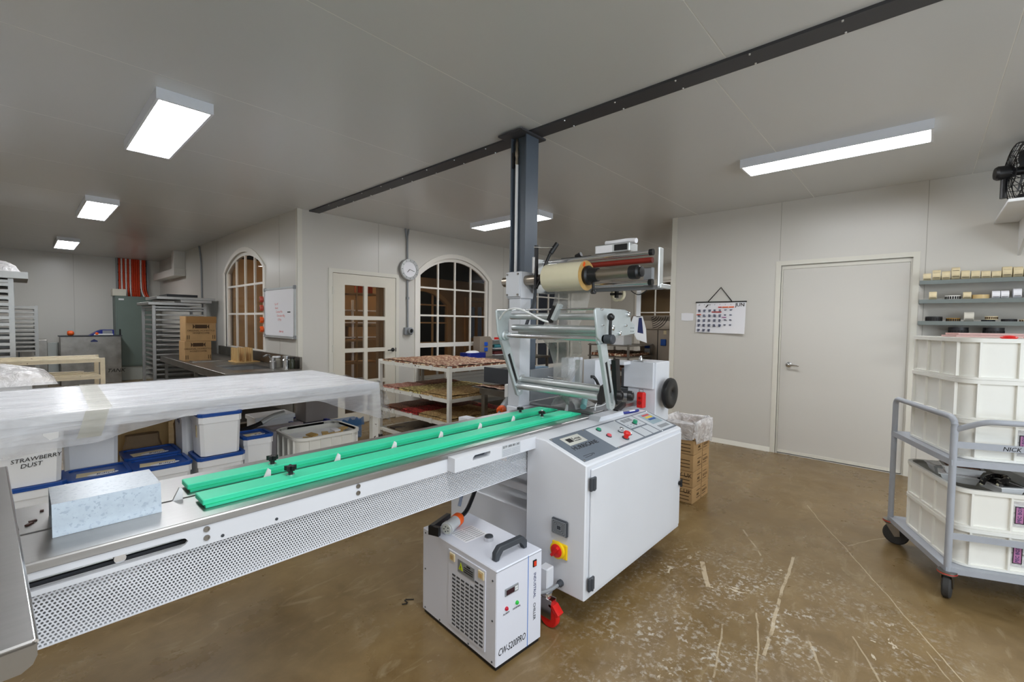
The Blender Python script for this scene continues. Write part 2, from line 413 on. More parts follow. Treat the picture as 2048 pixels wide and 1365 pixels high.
# ================================================================== THE SETTING
CZ = 3.0
fl = struct('floor', MB().box(-4, 10.7, -3.5, 14.9, -0.1, 0), floor_m)
def mk_wall(name, outer, holes, axis, a, b, material=None):
    return struct(name, MB().holes(outer, holes, axis, a, b), material or white_wall)
rect = lambda a0, a1, z0, z1: [(a0, z0), (a1, z0), (a1, z1), (a0, z1)]
wall_right = mk_wall('wall_right', rect(-3.5, 2.616, 0, CZ), [rect(0.107, 1.281, 0.0005, 2.25)], 'x', 6.14, 6.24)
wall_return = mk_wall('wall_return', rect(6.24, 10.6, 0, CZ), [], 'y', 2.516, 2.616)
W1 = (4.44, 6.05, 0.56, 2.30, 2.64); W2 = (7.15, 8.76, 0.56, 2.30, 2.64)
wall_back = mk_wall('wall_back', rect(2.51, 10.6, 0, CZ), [rect(2.98, 4.01, 0.0005, 2.205), arch(*W1), arch(*W2)], 'y', 6.153, 6.253)
W3 = (7.38, 9.26, 1.0, 2.33, 2.63)
wall_side = mk_wall('wall_side', rect(6.253, 14.8, 0, CZ), [arch(*W3)], 'x', 2.51, 2.61)
wall_far = mk_wall('wall_far', rect(-4, 10.7, 0, CZ), [], 'y', 14.8, 14.9)
W4 = (3.7, 5.38, 0.9, 2.3, 2.62)
wall_end = mk_wall('wall_end', rect(2.6, 6.25, 0, CZ), [arch(*W4)], 'x', 10.6, 10.7)
wall_left = mk_wall('wall_left', rect(-3.5, 14.8, 0, CZ), [], 'x', -4.1, -4.0)
wall_rear = mk_wall('wall_rear', rect(-4.1, 6.24, 0, CZ), [rect(-0.9, 3.3, 0.5, 2.6)], 'y', -3.6, -3.5)
wr = struct('added_window', MB().holes(rect(-0.95, 3.35, 0.45, 2.65), [rect(-0.85, 3.25, 0.55, 2.55)], 'y', -3.52, -3.47), wall_edge)  # unseen window made up to go with the fill light
part('added_glazing', MB().box(-0.9, 3.3, -3.56, -3.55, 0.5, 2.6), white_plastic, wr)

# ---- ceiling: sheets with pale sealed joints
ceil = struct('ceiling', MB().box(-4.1, 10.7, -3.6, 6.25, 3.0006, 3.06).box(-4.1, 2.61, 6.25, 14.9, 3.0006, 3.06), seam_m)
def sheets(x0, ys, x1f):
    for a, b in zip(ys, ys[1:]):
        part('ceiling_panel', MB().box(x0, x1f(a), a+0.003, b-0.003, 3.0, 3.02), ceil_m, ceil)
sheets(-4.0, [-3.5, -1.75, -0.43, 0.86, 2.154, 3.47, 4.81, 6.153], lambda y: 2.665)
sheets(-4.0, [6.153, 7.56, 9.06, 10.5, 12.0, 13.4, 14.8], lambda y: 2.51)
sheets(2.795, [-3.5, -2.85, -1.57, -0.285, 0.98, 2.28, 3.70, 5.0, 6.153], lambda y: 6.2 if y < 2.0 else 10.6)
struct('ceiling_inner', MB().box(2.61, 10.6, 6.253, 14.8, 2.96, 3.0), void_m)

# ---- joints, trims
def strip(name, parent, mb, m=joint): return part(name, mb, m, parent)
for y in (0.014, 1.30):
    strip('joint_strip', wall_right, MB().box(6.1385, 6.141, y-0.003, y+0.003, 2.31 if y > 1 else 0.0, CZ))
strip('corner_strip', wall_right, MB().box(6.13, 6.145, 2.555, 2.622, 0, CZ), wall_edge)
strip('coving', wall_right, MB().prism([(6.14, 0), (6.118, 0), (6.14, 0.055)], 'y', 1.335, 2.6), wall_edge)
strip('coving', wall_right, MB().prism([(6.14, 0), (6.118, 0), (6.14, 0.055)], 'y', -3.5, 0.06), wall_edge)
strip('joint_strip', wall_back, MB().box(3.702, 3.708, 6.1515, 6.154, 2.26, CZ))
strip('joint_strip', wall_back, MB().box(6.456, 6.462, 6.1515, 6.154, 0, CZ))
strip('joint_strip', wall_back, MB().box(9.02, 9.026, 6.1515, 6.154, 0, CZ))
strip('corner_strip', wall_back, MB().box(2.502, 2.565, 6.145, 6.156, 0, CZ), wall_edge)
strip('corner_strip', wall_side, MB().box(2.502, 2.512, 6.15, 6.21, 0, CZ), wall_edge)
for y in (10.9, 9.75, 6.78):
    strip('joint_strip', wall_side, MB().box(2.5085, 2.511, y-0.004, y+0.004, 0, CZ))
strip('joint_strip', wall_far, MB().box(0.887, 0.893, 14.797, 14.801, 0, CZ))

# ---- flush white door in the right wall
d1 = struct('door_1', MB().box(6.165, 6.205, 0.125, 1.263, 0.012, 2.205, 0.003), white_wall)
fr = MB()
for y0, y1, z0, z1 in ((1.281, 1.335, 0, 2.30), (0.055, 0.107, 0, 2.30), (0.107, 1.281, 2.25, 2.30)): fr.box(6.132, 6.2, y0, y1, z0, z1)
part('door_frame', fr, wall_edge, d1)
part('door_stop', MB().box(6.16, 6.2, 0.107, 1.281, 2.206, 2.25).box(6.16, 6.2, 1.264, 1.281, 0, 2.206).box(6.16, 6.2, 0.107, 0.124, 0, 2.206), wall_edge, d1)
part('kick_strip', MB().box(6.16, 6.166, 0.13, 1.258, 0.012, 0.045), wall_edge, d1)
hd = part('door_handle', MB().lathe([(0.03, 0), (0.03, 0.012), (0.018, 0.016), (0.012, 0.05), (0, 0.052)], (6.165, 1.17, 1.075), (-1, 0, 0), 18).tube([(6.125, 1.17, 1.075), (6.112, 1.15, 1.075), (6.11, 1.06, 1.068)], 0.009, 8), chrome, d1)

# ---- arched windows
def window(name, axis, plane, W, cols, rows, side, wdepth=0.1, bar=0.028, rim=0.075, proud=0.02, uset=None):
    u0, u1, z0, zs, zt = W
    root = bpy.data.objects.new(name, None); COL.objects.link(root); tag(root, kind='structure'); OFF[root.name] = Vector((0, 0, 0))
    n0, n1 = (plane-proud*side, plane+0.012*side)
    part('surround', MB().holes(arch(u0-rim, u1+rim, z0-rim*0.6, zs, zt+rim), [arch(u0, u1, z0, zs, zt)], axis, min(n0, n1), max(n0, n1)), win_white, root)
    f0, f1 = plane+0.02*side, plane+0.06*side
    fw_ = 0.055
    inner = (u0+fw_, u1-fw_, z0+fw_, zs, zt-fw_)
    part('frame', MB().holes(arch(u0-0.001, u1+0.001, z0-0.001, zs, zt+0.001), [arch(*inner)], axis, min(f0, f1), max(f0, f1)), win_white, root)
    poly = arch(inner[0], inner[1], inner[2], inner[3], inner[4], 40)[2:]
    def top(u):
        for (ua, za), (ub, zb) in zip(poly, poly[1:]):
            if min(ua, ub)-1e-6 <= u <= max(ua, ub)+1e-6: return za+(zb-za)*((u-ua)/(ub-ua) if ub != ua else 0)
        return inner[3]
    us = [inner[0]+(inner[1]-inner[0])*i/cols for i in range(cols+1)]
    b0, b1 = sorted((plane+0.025*side, plane+0.055*side))
    for u in us[1:-1]:
        part('mullion', MB().prism(rect(u-bar/2, u+bar/2, inner[2], top(u)+0.005), axis, b0, b1), win_white, root)
    for r in rows:
        h = bar if not isinstance(r, tuple) else r[1]; r = r if not isinstance(r, tuple) else r[0]
        part('glazing_bar', MB().prism(rect(inner[0], inner[1], r-h/2, r+h/2), axis, b0+0.002, b1-0.002), win_white, root)
    zz = [inner[2]]+sorted([r if not isinstance(r, tuple) else r[0] for r in rows])+[None]
    g0, g1 = sorted((plane+0.038*side, plane+0.042*side))
    for ua, ub in zip(us, us[1:]):
        for za, zb in zip(zz, zz[1:]):
            if zb is None:
                pl = [(ua, za), (ub, za)]+[(ub+(ua-ub)*k/6, top(ub+(ua-ub)*k/6)) for k in range(7)]
            else: pl = rect(ua, ub, za, zb)
            part('pane', MB().prism(pl, axis, g0, g1), glass, root)
    return root
window('window_1', 'y', 6.153, W1, 4, [(1.13, 0.075), 1.633, 2.098], 1)
window('window_2', 'y', 6.153, W2, 4, [(1.13, 0.075), 1.633, 2.098], 1)
window('window_3', 'x', 2.51, W3, 4, [1.617, 2.091], 1, bar=0.032)
window('window_4', 'x', 10.6, W4, 4, [1.36, 1.83], 1)

# ---- glazed door in the back wall
d2 = bpy.data.objects.new('door_2', None); COL.objects.link(d2); tag(d2, kind='structure'); OFF[d2.name] = Vector((0, 0, 0))
panes = [(xa, xb, za, zb) for za, zb in ((1.596, 2.04), (1.121, 1.539), (0.646, 1.063), (0.17, 0.588)) for xa, xb in ((3.163, 3.465), (3.522, 3.818))]
lf = part('door_leaf', MB().holes(rect(2.988, 4.002, 0.012, 2.197), [rect(*p) for p in panes], 'y', 6.148, 6.188), cream, d2)
for p in panes: part('pane', MB().prism(rect(p[0]-0.005, p[1]+0.005, p[2]-0.005, p[3]+0.005), 'y', 6.166, 6.17), glass, d2)
dfm = MB()
for x0, x1, z0, z1 in ((2.925, 2.982, 0, 2.26), (4.008, 4.065, 0, 2.26), (2.982, 4.008, 2.203, 2.26)): dfm.box(x0, x1, 6.14, 6.2, z0, z1)
part('door_frame', dfm, wall_edge, d2)
part('door_handle', MB().lathe([(0.03, 0), (0.03, 0.01), (0.012, 0.014), (0.012, 0.045)], (3.953, 6.148, 1.08), (0, -1, 0), 16).tube([(3.953, 6.108, 1.08), (3.93, 6.1, 1.08), (3.84, 6.1, 1.075)], 0.009, 8), black, d2)
part('latch_keeper', MB().box(4.004, 4.012, 6.138, 6.15, 1.05, 1.11), black, d2)
for z in (1.95, 1.13, 0.3): part('hinge', MB().cyl((2.984, 6.14, z-0.05), (2.984, 6.14, z+0.05), 0.012, 10), wall_edge, d2)

# ---- what shows beyond the glass: a dim tan-painted room
wall_inner = mk_wall('wall_inner', rect(2.62, 10.6, 0, 2.62), [arch(5.75, 7.55, 0.5, 1.95, 2.3), rect(8.25, 8.95, 0.0005, 2.1)], 'y', 9.2, 9.3, tan_wall)
part('arch_trim', MB().holes(arch(5.65, 7.65, 0.42, 1.95, 2.4), [arch(5.77, 7.53, 0.52, 1.95, 2.28)], 'y', 9.15, 9.21), tan_trim, wall_inner)
for u in (6.2, 6.65, 7.1): part('mullion', MB().box(u-0.02, u+0.02, 9.22, 9.26, 0.5, 2.28), tan_trim, wall_inner)
for z in (1.0, 1.5, 1.95): part('glazing_bar', MB().box(5.75, 7.55, 9.23, 9.25, z-0.018, z+0.018), tan_trim, wall_inner)
dt = MB()
for x0, x1, z0, z1 in ((8.14, 8.25, 0, 2.2), (8.95, 9.06, 0, 2.2), (8.25, 8.95, 2.1, 2.2)): dt.box(x0, x1, 9.14, 9.22, z0, z1)
part('door_trim', dt, tan_trim, wall_inner)
d3 = struct('door_3', MB().holes(rect(8.26, 8.94, 0.01, 2.09), [rect(8.37, 8.56, 1.1, 1.95), rect(8.64, 8.83, 1.1, 1.95)], 'y', 9.2, 9.24), tan_trim)
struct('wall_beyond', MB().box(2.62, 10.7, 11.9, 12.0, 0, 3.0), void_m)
struct('wall_beyond_side', MB().box(10.72, 11.6, 2.6, 6.3, 0.0, 0.02).box(11.6, 11.7, 2.6, 6.3, 0, 3.0).box(10.72, 11.6, 2.5, 2.6, 0, 3).box(10.72, 11.6, 6.3, 6.4, 0, 3), tan_wall)

# ---- dark ceiling rail and the steel column
beam = struct('trim_1', MB().box(2.66, 2.80, -3.5, 6.153, 2.984, 3.03), beam_m)
sc0 = None
for i in range(22):
    for x in (2.672, 2.788):
        d = (x-2.672, -2.9+0.405*i+(0.0 if x < 2.7 else 0.0)+2.9, 0)
        if sc0 is None: sc0 = part('screw', MB().lathe([(0.007, 0), (0.005, 0.005), (0, 0.006)], (2.672, -2.9, 2.984), (0, 0, -1), 8), chrome, beam)
        else: inst(sc0, beam, d)
col = thing('steel_column', 'blue-grey steel column rising from behind the wrapping machine to the ceiling', 'column', (2.713, 2.37, 0))
h = MB().box(2.64, 2.786, 2.29, 2.301, 0, 2.97).box(2.64, 2.786, 2.439, 2.45, 0, 2.97).box(2.668, 2.68, 2.301, 2.439, 0, 2.97)
part('section', h, column_m, col)
part('base_plate', MB().box(2.58, 2.85, 2.24, 2.5, 0, 0.02), column_m, col)
part('cap_plate', MB().box(2.555, 2.845, 2.265, 2.51, 2.97, 2.984), beam_m, col)
cd = thing('water_pipe', 'thin white pipe with a brass valve running down inside the steel column', 'pipe', (2.652, 2.395, 0.95))
part('pipe', MB().cyl((2.652, 2.395, 0.95), (2.652, 2.395, 2.76), 0.012, 10), white_plastic, cd)
part('valve', MB().lathe([(0.014, 0), (0.017, 0.02), (0.012, 0.05), (0.018, 0.07), (0.018, 0.1), (0.012, 0.12), (0.015, 0.16), (0.008, 0.2)], (2.652, 2.395, 2.76), (0, 0, 1), 10), tube_ti, cd)
part('valve_lever', MB().box(2.64, 2.652, 2.42, 2.436, 2.74, 2.86), black, cd)

# ---- ceiling lights
def lamp(x0, x1, y0, y1, label, m=lamp_m, group='ceiling light panels'):
    t = thing('ceiling_light', label, 'light', ((x0+x1)/2, (y0+y1)/2, 2.928), group=group)
    part('housing', MB().holes(rect(x0, x1, y0, y1), [rect(x0+0.016, x1-0.016, y0+0.016, y1-0.016)], 'z', 2.928, 3.0), lamp_f, t)
    part('diffuser', MB().box(x0+0.014, x1-0.014, y0+0.014, y1-0.014, 2.934, 2.96), m, t)
lamp(0.62, 0.935, 3.66, 4.97, 'largest square-looking ceiling light, nearest the camera')
lamp(0.57, 0.885, 7.5, 8.85, 'middle one of the three ceiling lights in a row over the racks')
lamp(0.50, 0.815, 11.78, 13.15, 'smallest ceiling light, furthest back before the far wall')
lamp(4.355, 4.665, 0.0, 1.262, 'long narrow ceiling light above the flush white door')
lamp(4.56, 4.865, 3.73, 5.04, 'long ceiling light partly hidden behind the steel column')
# unseen lamps: some continue the panel rows, others added to brighten the room
for n_, (x, y) in enumerate(((0.78, 0.2), (0.78, -2.7), (4.51, -2.25), (-2.04, -1.8), (-2.04, 2.25), (-2.04, 6.85), (9.45, 3.25))):
    ld = bpy.data.lights.new('unseen_lamp', 'AREA'); ld.shape = 'RECTANGLE'; ld.size = 0.29; ld.size_y = 1.25; ld.energy = LAMP*PI*0.29*1.25; ld.color = (0.97, 0.985, 1.0)
    lo = bpy.data.objects.new('unseen_lamp', ld); COL.objects.link(lo); lo.location = (x, y, 2.93)
inner_fill_m = mat('warm_fill', (255, 205, 150), 0.5, emit=18.0)  # for two glowing strips added to brighten the inner room
lamp(5.6, 5.75, 7.2, 8.6, 'warm fill light added in the room behind the arched windows', inner_fill_m, 'added fill lights of the inner room')
lamp(3.30, 3.45, 7.3, 8.5, 'warm fill light added just inside the left arched window', inner_fill_m, 'added fill lights of the inner room')
# ================================================================== THE WRAPPING MACHINE
mc = thing('flow_wrapping_machine', 'long white flow-wrapping machine with green guide rails, film roll and grey console', 'machine', (1.84, 1.8, 0))
# -- infeed bed
bed = MB().box(-0.06, 2.46, 1.552, 1.758, 0.932, 0.94, 0.0).box(-0.06, 0.02, 1.772, 2.02, 0.932, 0.94).box(0.02, 2.46, 1.772, 2.02, 0.932, 0.94)
bed.box(-0.06, 2.46, 1.548, 1.556, 0.914, 0.938, 0.003).box(-0.06, 2.46, 2.016, 2.024, 0.914, 0.938, 0.003)
bedp = part('bed_plate', bed, steel, mc, 'brushed steel bed plate')
part('slot_floor', MB().box(-0.06, 2.46, 1.74, 1.79, 0.90, 0.905), steel_d, mc)
rail = MB()
slot = [(-0.07, 0.868), (0.30, 0.868), (0.312, 0.874), (0.318, 0.882), (0.312, 0.891), (0.30, 0.896), (-0.07, 0.896)]
rail.holes([(-0.08, 0.855), (1.84, 0.855), (1.84, 0.916), (-0.08, 0.916)], [slot], 'y', 1.552, 1.562)
part('side_rail', rail, white_pc, mc, 'white side rail with a long slot')
part('side_rail', MB().box(-0.08, 2.0, 2.008, 2.018, 0.855, 0.916), white_pc, mc)
part('slide_bolt', MB().cyl((0.17, 1.566, 0.882), (0.17, 1.63, 0.882), 0.013, 12), chrome, mc)
part('slide_bar', MB().box(-0.08, 0.5, 1.60, 1.612, 0.858, 0.868), dgrey, mc)
b0 = None
for x, z in ((0.364, 0.902), (0.364, 0.876), (0.85, 0.904), (0.85, 0.878)):
    if b0 is None: b0 = part('rail_bolt', MB().lathe([(0.0085, 0), (0.0085, 0.003), (0.005, 0.003), (0.005, 0.001)], (x, 1.552, z), (0, -1, 0), 14), steel_d, mc); bx, bz = x, z
    else: inst(b0, mc, (x-bx, 0, z-bz))
h0 = None
for x in (0.405, 0.56):
    if h0 is None: h0 = part('rail_hole', MB().lathe([(0.005, 0), (0.005, 0.001)], (x, 1.552, 0.868), (0, -1, 0), 10), dgrey, mc)
    else: inst(h0, mc, (x-0.405, 0, 0.002))
# -- perforated guard: real holes, laid out hexagonally
def perforated(x0, x1, z0, z1, y, pitch=0.0092, hr=0.0031):
    m_ = MB(); bm = m_.bm; rh = pitch*0.866; R = pitch/math.sqrt(3)
    rows = int((z1-z0)/rh); k = 0
    for r in range(rows):
        z = z0+rh*(r+0.5); off = pitch/2 if r % 2 else 0
        n = int((x1-x0-pitch)/pitch)
        for i in range(n):
            x = x0+pitch*(i+0.5)+off
            o = [bm.verts.new((x+R*math.sin(PI/3*j), y, z+R*math.cos(PI/3*j))) for j in range(6)]
            q = [bm.verts.new((x+hr*math.sin(PI/3*j), y, z+hr*math.cos(PI/3*j))) for j in range(6)]
            for j in range(6): bm.faces.new((o[j], o[(j+1) % 6], q[(j+1) % 6], q[j]))
    bmesh.ops.remove_doubles(bm, verts=bm.verts[:], dist=0.0002)
    return m_
pg = part('perforated_guard', perforated(-0.06, 1.90, 0.717, 0.857, 1.566), white_pc, mc, 'white perforated guard under the bed')
part('perforated_guard', perforated(-0.06, 0.9, 0.80, 0.915, 2.0), white_pc, mc)
part('guard_floor', MB().box(-0.06, 1.9, 1.566, 2.0, 0.714, 0.7175), white_pc, mc)
part('guard_lip', MB().box(-0.06, 1.9, 1.5635, 1.568, 0.7145, 0.719), white_pc, mc)
# -- drawer front with sticker
dr = part('drawer_box', MB().holes([(1.28, 0.862), (1.84, 0.862), (1.84, 0.925), (1.28, 0.925)], [[(1.388, 0.895), (1.49, 0.895), (1.50, 0.905), (1.50, 0.917), (1.40, 0.917), (1.388, 0.907)]], 'y', 1.50, 1.552), white_pc, mc)
part('grip_recess', MB().box(1.385, 1.503, 1.535, 1.55, 0.89, 0.92), dgrey, dr)
st = part('sticker', MB().box(1.58, 1.715, 1.4988, 1.50, 0.868, 0.924), panel_l, dr, 'printed service sticker')
text('SETP 1800 801 243', 0.0155, (1.584, 1.4985, 0.910), (1, 0, 0), (0, 0, 1), ink, dr)
for k in range(4):
    part('print_line', MB().box(1.586, 1.645, 1.4982, 1.499, 0.874+0.008*k, 0.8745+0.008*k).box(1.65, 1.709, 1.4982, 1.499, 0.874+0.008*k, 0.8745+0.008*k), navy, dr)
# -- green guide rails with star knobs
def green_rail(y0, y1):
    g = part('guide_rail', MB().box(0.372, 2.35, y0, y1, 0.948, 0.966, 0.002).prism([(2.35, 0.948), (2.44, 0.944), (2.44, 0.948), (2.35, 0.966)], 'y', y0, y1).box(0.378, 2.44, y0-0.008, y0+0.01, 0.941, 0.948), green, mc, 'bright green plastic guide rail')
    return g
gA = green_rail(1.625, 1.715); gB = green_rail(1.812, 1.892)
def star(x, y, g):
    k = MB(); 
    k.lathe([(0.014, 0), (0.014, 0.004), (0.008, 0.004)], (x, y, 0.966), (0, 0, 1), 16)
    part('washer', k, chrome, g)
    s_ = MB().lathe([(0.008, 0), (0.009, 0.016)], (x, y, 0.97), (0, 0, 1), 12)
    pts = []
    for i in range(20):
        a = 2*PI*i/20; r = 0.0155+0.006*math.cos(5*a); pts.append((x+r*math.cos(a), y+r*math.sin(a)))
    s_.prism(pts, 'z', 0.984, 1.0)
    part('star_knob', s_, black, g)
for x in (0.652, 2.105): star(x, 1.672, gA); star(x, 1.845, gB)
lug = None
for i in range(9):
    if lug is None: lug = part('pusher_lug', MB().prism([(0.318, 0.932), (0.348, 0.932), (0.348, 0.972), (0.340, 0.979)], 'y', 1.760, 1.770), white_plastic, mc, 'white plastic pusher lug')
    else: inst(lug, mc, (0.2689*i, 0, 0))
# -- cabinet with sloping console
cab = part('cabinet', MB().prism([(1.18, 0.16), (1.56, 0.16), (1.56, 0.922), (1.432, 0.918), (1.18, 0.838)], 'x', 1.838, 2.99, 0.006), white_pc, mc)
door = part('cabinet_door', MB().box(1.872, 2.966, 1.168, 1.1805, 0.192, 0.815, 0.004), white_pc, mc)
for z in (0.745, 0.245):
    hg = part('hinge', MB().box(1.852, 1.90, 1.158, 1.172, z-0.033, z+0.033, 0.003).cyl((1.876, 1.16, z-0.03), (1.876, 1.16, z+0.03), 0.009, 10), dgrey, door)
part('latch', MB().lathe([(0.014, 0), (0.014, 0.012), (0.006, 0.014)], (2.945, 1.168, 0.475), (0, -1, 0), 12).box(2.938, 2.952, 1.146, 1.156, 0.455, 0.502), black, door)
# end face: fan grille, main switch, cable gland
vt = part('fan_grille', MB().box(1.822, 1.839, 1.277, 1.377, 0.452, 0.534, 0.006), dgrey, mc, 'square dark grey fan grille')
for k in range(4):
    a = 0.008+0.0085*k
    rg = MB().holes(rect(1.277+a, 1.377-a, 0.452+a*0.82, 0.534-a*0.82), [rect(1.277+a+0.0035, 1.377-a-0.0035, 0.452+a*0.82+0.003, 0.534-a*0.82-0.003)], 'x', 1.8195, 1.8225)
    part('grille_ring', rg, mgrey, vt)
sw = part('main_switch', MB().box(1.828, 1.839, 1.28, 1.374, 0.334, 0.412, 0.004).lathe([(0.044, 0), (0.042, 0.012), (0.036, 0.014)], (1.83, 1.335, 0.374), (-1, 0, 0), 28), yellow, mc, 'yellow main switch plate')
rk = part('red_knob', MB().lathe([(0.034, 0), (0.033, 0.008), (0.025, 0.012)], (1.82, 1.335, 0.374), (-1, 0, 0), 26), red, sw)
part('knob_grip', MB().obox((1.803, 1.335, 0.374), (0.02, 0.014, 0.058), Matrix.Rotation(math.radians(38), 3, 'X')), red, sw)
gl = part('cable_gland', MB().lathe([(0.018, 0), (0.018, 0.014), (0.014, 0.018), (0.012, 0.03)], (1.838, 1.318, 0.205), (-1, 0, 0), 12), dgrey, mc)
part('cable', MB().tube([(1.81, 1.318, 0.205), (1.76, 1.325, 0.198), (1.70, 1.36, 0.192), (1.68, 1.45, 0.19)], 0.009, 8, 2), mgrey, gl)
# console plate in its slope frame
cA = Vector((1.862, 1.207, 0.8466)); cy = (Vector((0, 1.432, 0.918))-Vector((0, 1.18, 0.838))).normalized(); cx = Vector((1, 0, 0)); cn = cx.cross(cy)
CM = Matrix((cx, cy, cn)).transposed()
def on_console(u0, u1, v0, v1, h0, h1):
    c = cA+cx*(u0+u1)/2+cy*(v0+v1)/2+cn*(h0+h1)/2
    return MB().obox(c, (u1-u0, v1-v0, h1-h0), CM)
cpt = lambda u, v, hh=0.0: cA+cx*u+cy*v+cn*hh
con = part('console_plate', on_console(0, 1.115, 0, 0.232, -0.002, 0.003), panel_g, mc, 'dark grey console plate')
for a in ((0.325, 0.655, 0.012, 0.222), (0.672, 0.872, 0.112, 0.222), (0.672, 0.775, 0.012, 0.098), (0.787, 0.872, 0.012, 0.098), (0.885, 1.10, 0.012, 0.222)):
    part('console_field', on_console(*a, 0.003, 0.0036), panel_l, con)
part('brand_plate', on_console(0.06, 0.225, 0.135, 0.21, 0.003, 0.004), mat('brand_silver', (200, 200, 192), 0.4), con)
part('brand_mark', on_console(0.083, 0.128, 0.158, 0.192, 0.004, 0.0045), ink, con)
text('E-mas', 0.03, cpt(0.133, 0.17, 0.0045), cx, cy, ink, con)
text('PACKAGING', 0.011, cpt(0.133, 0.156, 0.0045), cx, cy, ink, con)
text('HURRICANE', 0.042, cpt(0.045, 0.094, 0.0035), cx, cy, ink, con, bold=0.0002)
part('flow_arrow', on_console(0.04, 0.10, 0.022, 0.024, 0.003, 0.0036), ink, con)
part('flow_arrow', on_console(0.04, 0.10, 0.036, 0.038, 0.003, 0.0036), ink, con)
text('>>', 0.03, cpt(0.1, 0.02, 0.0036), cx, cy, ink, con)
def button(u, v, r, hgt, m, m2=None, label=None, head=None, base=dgrey):
    part('button_collar', MB().lathe([(r*1.2, 0), (r*1.2, 0.005), (r, 0.006)], cpt(u, v, 0.003), cn, 18), base, con)
    pr = [(r, 0), (r, hgt), (r*0.9, hgt+0.002), (0, hgt+0.002)] if head is None else [(r*0.8, 0), (r*0.8, hgt*0.55), (head, hgt*0.6), (head, hgt*0.85), (head*0.8, hgt), (0, hgt)]
    return part('button', MB().lathe(pr, cpt(u, v, 0.006), cn, 20), m, con, label)
button(0.41, 0.185, 0.014, 0.008, green_b, label='green start button')
button(0.41, 0.112, 0.014, 0.008, mat('pink_button', (216, 84, 96), 0.4), label='pinkish red stop button')
button(0.55, 0.115, 0.014, 0.022, chrome, label='key switch')
button(0.50, 0.052, 0.018, 0.04, red, label='red mushroom emergency stop', head=0.021)
button(0.585, 0.075, 0.014, 0.008, white_plastic, label='white push button')
button(0.78, 0.145, 0.014, 0.02, green_b, label='green selector knob')
part('console_screen', on_console(0.93, 1.075, 0.085, 0.205, 0.0036, 0.0046), mat('screen_face', (150, 170, 178), 0.3), con)
ky = 0
for r_, m_ in ((0.178, ink_red), (0.152, yellow), (0.126, blue)):
    for k in range(4):
        part('key', on_console(0.965+0.024*k, 0.982+0.024*k, r_, r_+0.017, 0.0046, 0.006), m_, con)
part('key_strip', on_console(0.935, 1.07, 0.03, 0.06, 0.0036, 0.0045), mgrey, con)
for k in range(3): part('display_window', on_console(0.70+0.042*k, 0.735+0.042*k, 0.178, 0.21, 0.0036, 0.0045), mgrey, con)
for k in range(8): part('print_mark', on_console(0.69+0.02*(k % 4)*2, 0.705+0.02*(k % 4)*2, 0.125+0.02*(k//4), 0.128+0.02*(k//4), 0.0036, 0.0042), navy, con)
for u, v in ((0.008, 0.008), (0.008, 0.224), (0.305, 0.224), (0.345, 0.006), (0.9, 0.006), (0.66, 0.224), (1.105, 0.224)):
    part('console_screw', MB().lathe([(0.006, 0), (0.005, 0.003), (0, 0.003)], cpt(u, v, 0.003), cn, 10), chrome, con)
# -- base, casters
part('base_frame', MB().box(1.93, 3.3, 1.56, 2.3, 0.17, 0.462, 0.006), white_pc, mc)
part('base_post', MB().box(1.95, 2.02, 2.1, 2.25, 0.12, 0.9), white_pc, mc)
part('cross_bar', MB().box(1.90, 1.96, 1.55, 2.2, 0.572, 0.618, 0.004), white_pc, mc)
part('under_deck', MB().box(2.37, 3.35, 1.56, 2.214, 0.80, 0.93, 0.006), white_pc, mc)
part('frame_leg', MB().box(1.748, 1.805, 1.338, 1.395, 0.17, 0.30, 0.006), white_pc, mc)
def caster(x, y, top):
    c = part('caster', MB().lathe([(0.03, 0), (0.03, -0.012), (0.024, -0.02), (0.024, -0.028)], (x, y, top), (0, 0, 1), 16).box(x-0.022, x-0.017, y-0.045, y+0.02, 0.05, top-0.025).box(x+0.017, x+0.022, y-0.045, y+0.02, 0.05, top-0.025), chrome, mc)
    part('wheel', MB().lathe([(0.012, -0.016), (0.05, -0.016), (0.056, -0.010), (0.056, 0.010), (0.05, 0.016), (0.012, 0.016)], (x, y-0.022, 0.056), (1, 0, 0), 24), red, c, 'red caster wheel')
    part('brake_pedal', MB().prism([(y-0.09, 0.09), (y-0.055, 0.125), (y-0.03, 0.125), (y-0.03, 0.115), (y-0.06, 0.105), (y-0.082, 0.075)], 'x', x-0.022, x+0.022), red, c)
    return c
caster(1.776, 1.362, 0.17); caster(2.80, 1.50, 0.17)
for x, y in ((2.1, 2.2), (3.2, 2.2)): caster(x, y, 0.17)
# -- film post and reel
part('film_post', MB().box(2.382, 2.497, 2.10, 2.212, 0.93, 1.72, 0.004), white_pc, mc, 'white square post carrying the film reel')
hdp = part('post_head', MB().box(2.372, 2.512, 2.088, 2.222, 1.70, 1.888, 0.004), white_pc, mc)
part('cover_plate', MB().box(2.362, 2.373, 2.095, 2.225, 1.712, 1.882, 0.002), white_pc, mc)
for y in (2.11, 2.21):
    for z in (1.725, 1.87): part('plate_bolt', MB().lathe([(0.008, 0), (0.007, 0.006), (0.003, 0.006)], (2.362, y, z), (-1, 0, 0), 12), steel_d, mc)
AX, AZ = 2.43, 1.832
part('reel_shaft', MB().cyl((AX, 2.30, AZ-0.006), (AX, 1.275, AZ), 0.036, 24), tube_ti, mc, 'metal reel shaft')
rl = part('film_reel', MB().lathe([(0.0365, 0), (0.094, 0), (0.094, 0.30), (0.0365, 0.30)], (AX, 1.89, AZ), (0, -1, 0), 48), film_y, mc, 'thick roll of clear film')
part('reel_core', MB().lathe([(0.052, 0), (0.094, 0), (0.0945, 0.0015), (0.052, 0.0015)], (AX, 1.5895, AZ), (0, -1, 0), 48), mat('film_edge', (196, 158, 96), 0.4, var=0.12, vs=30), rl)
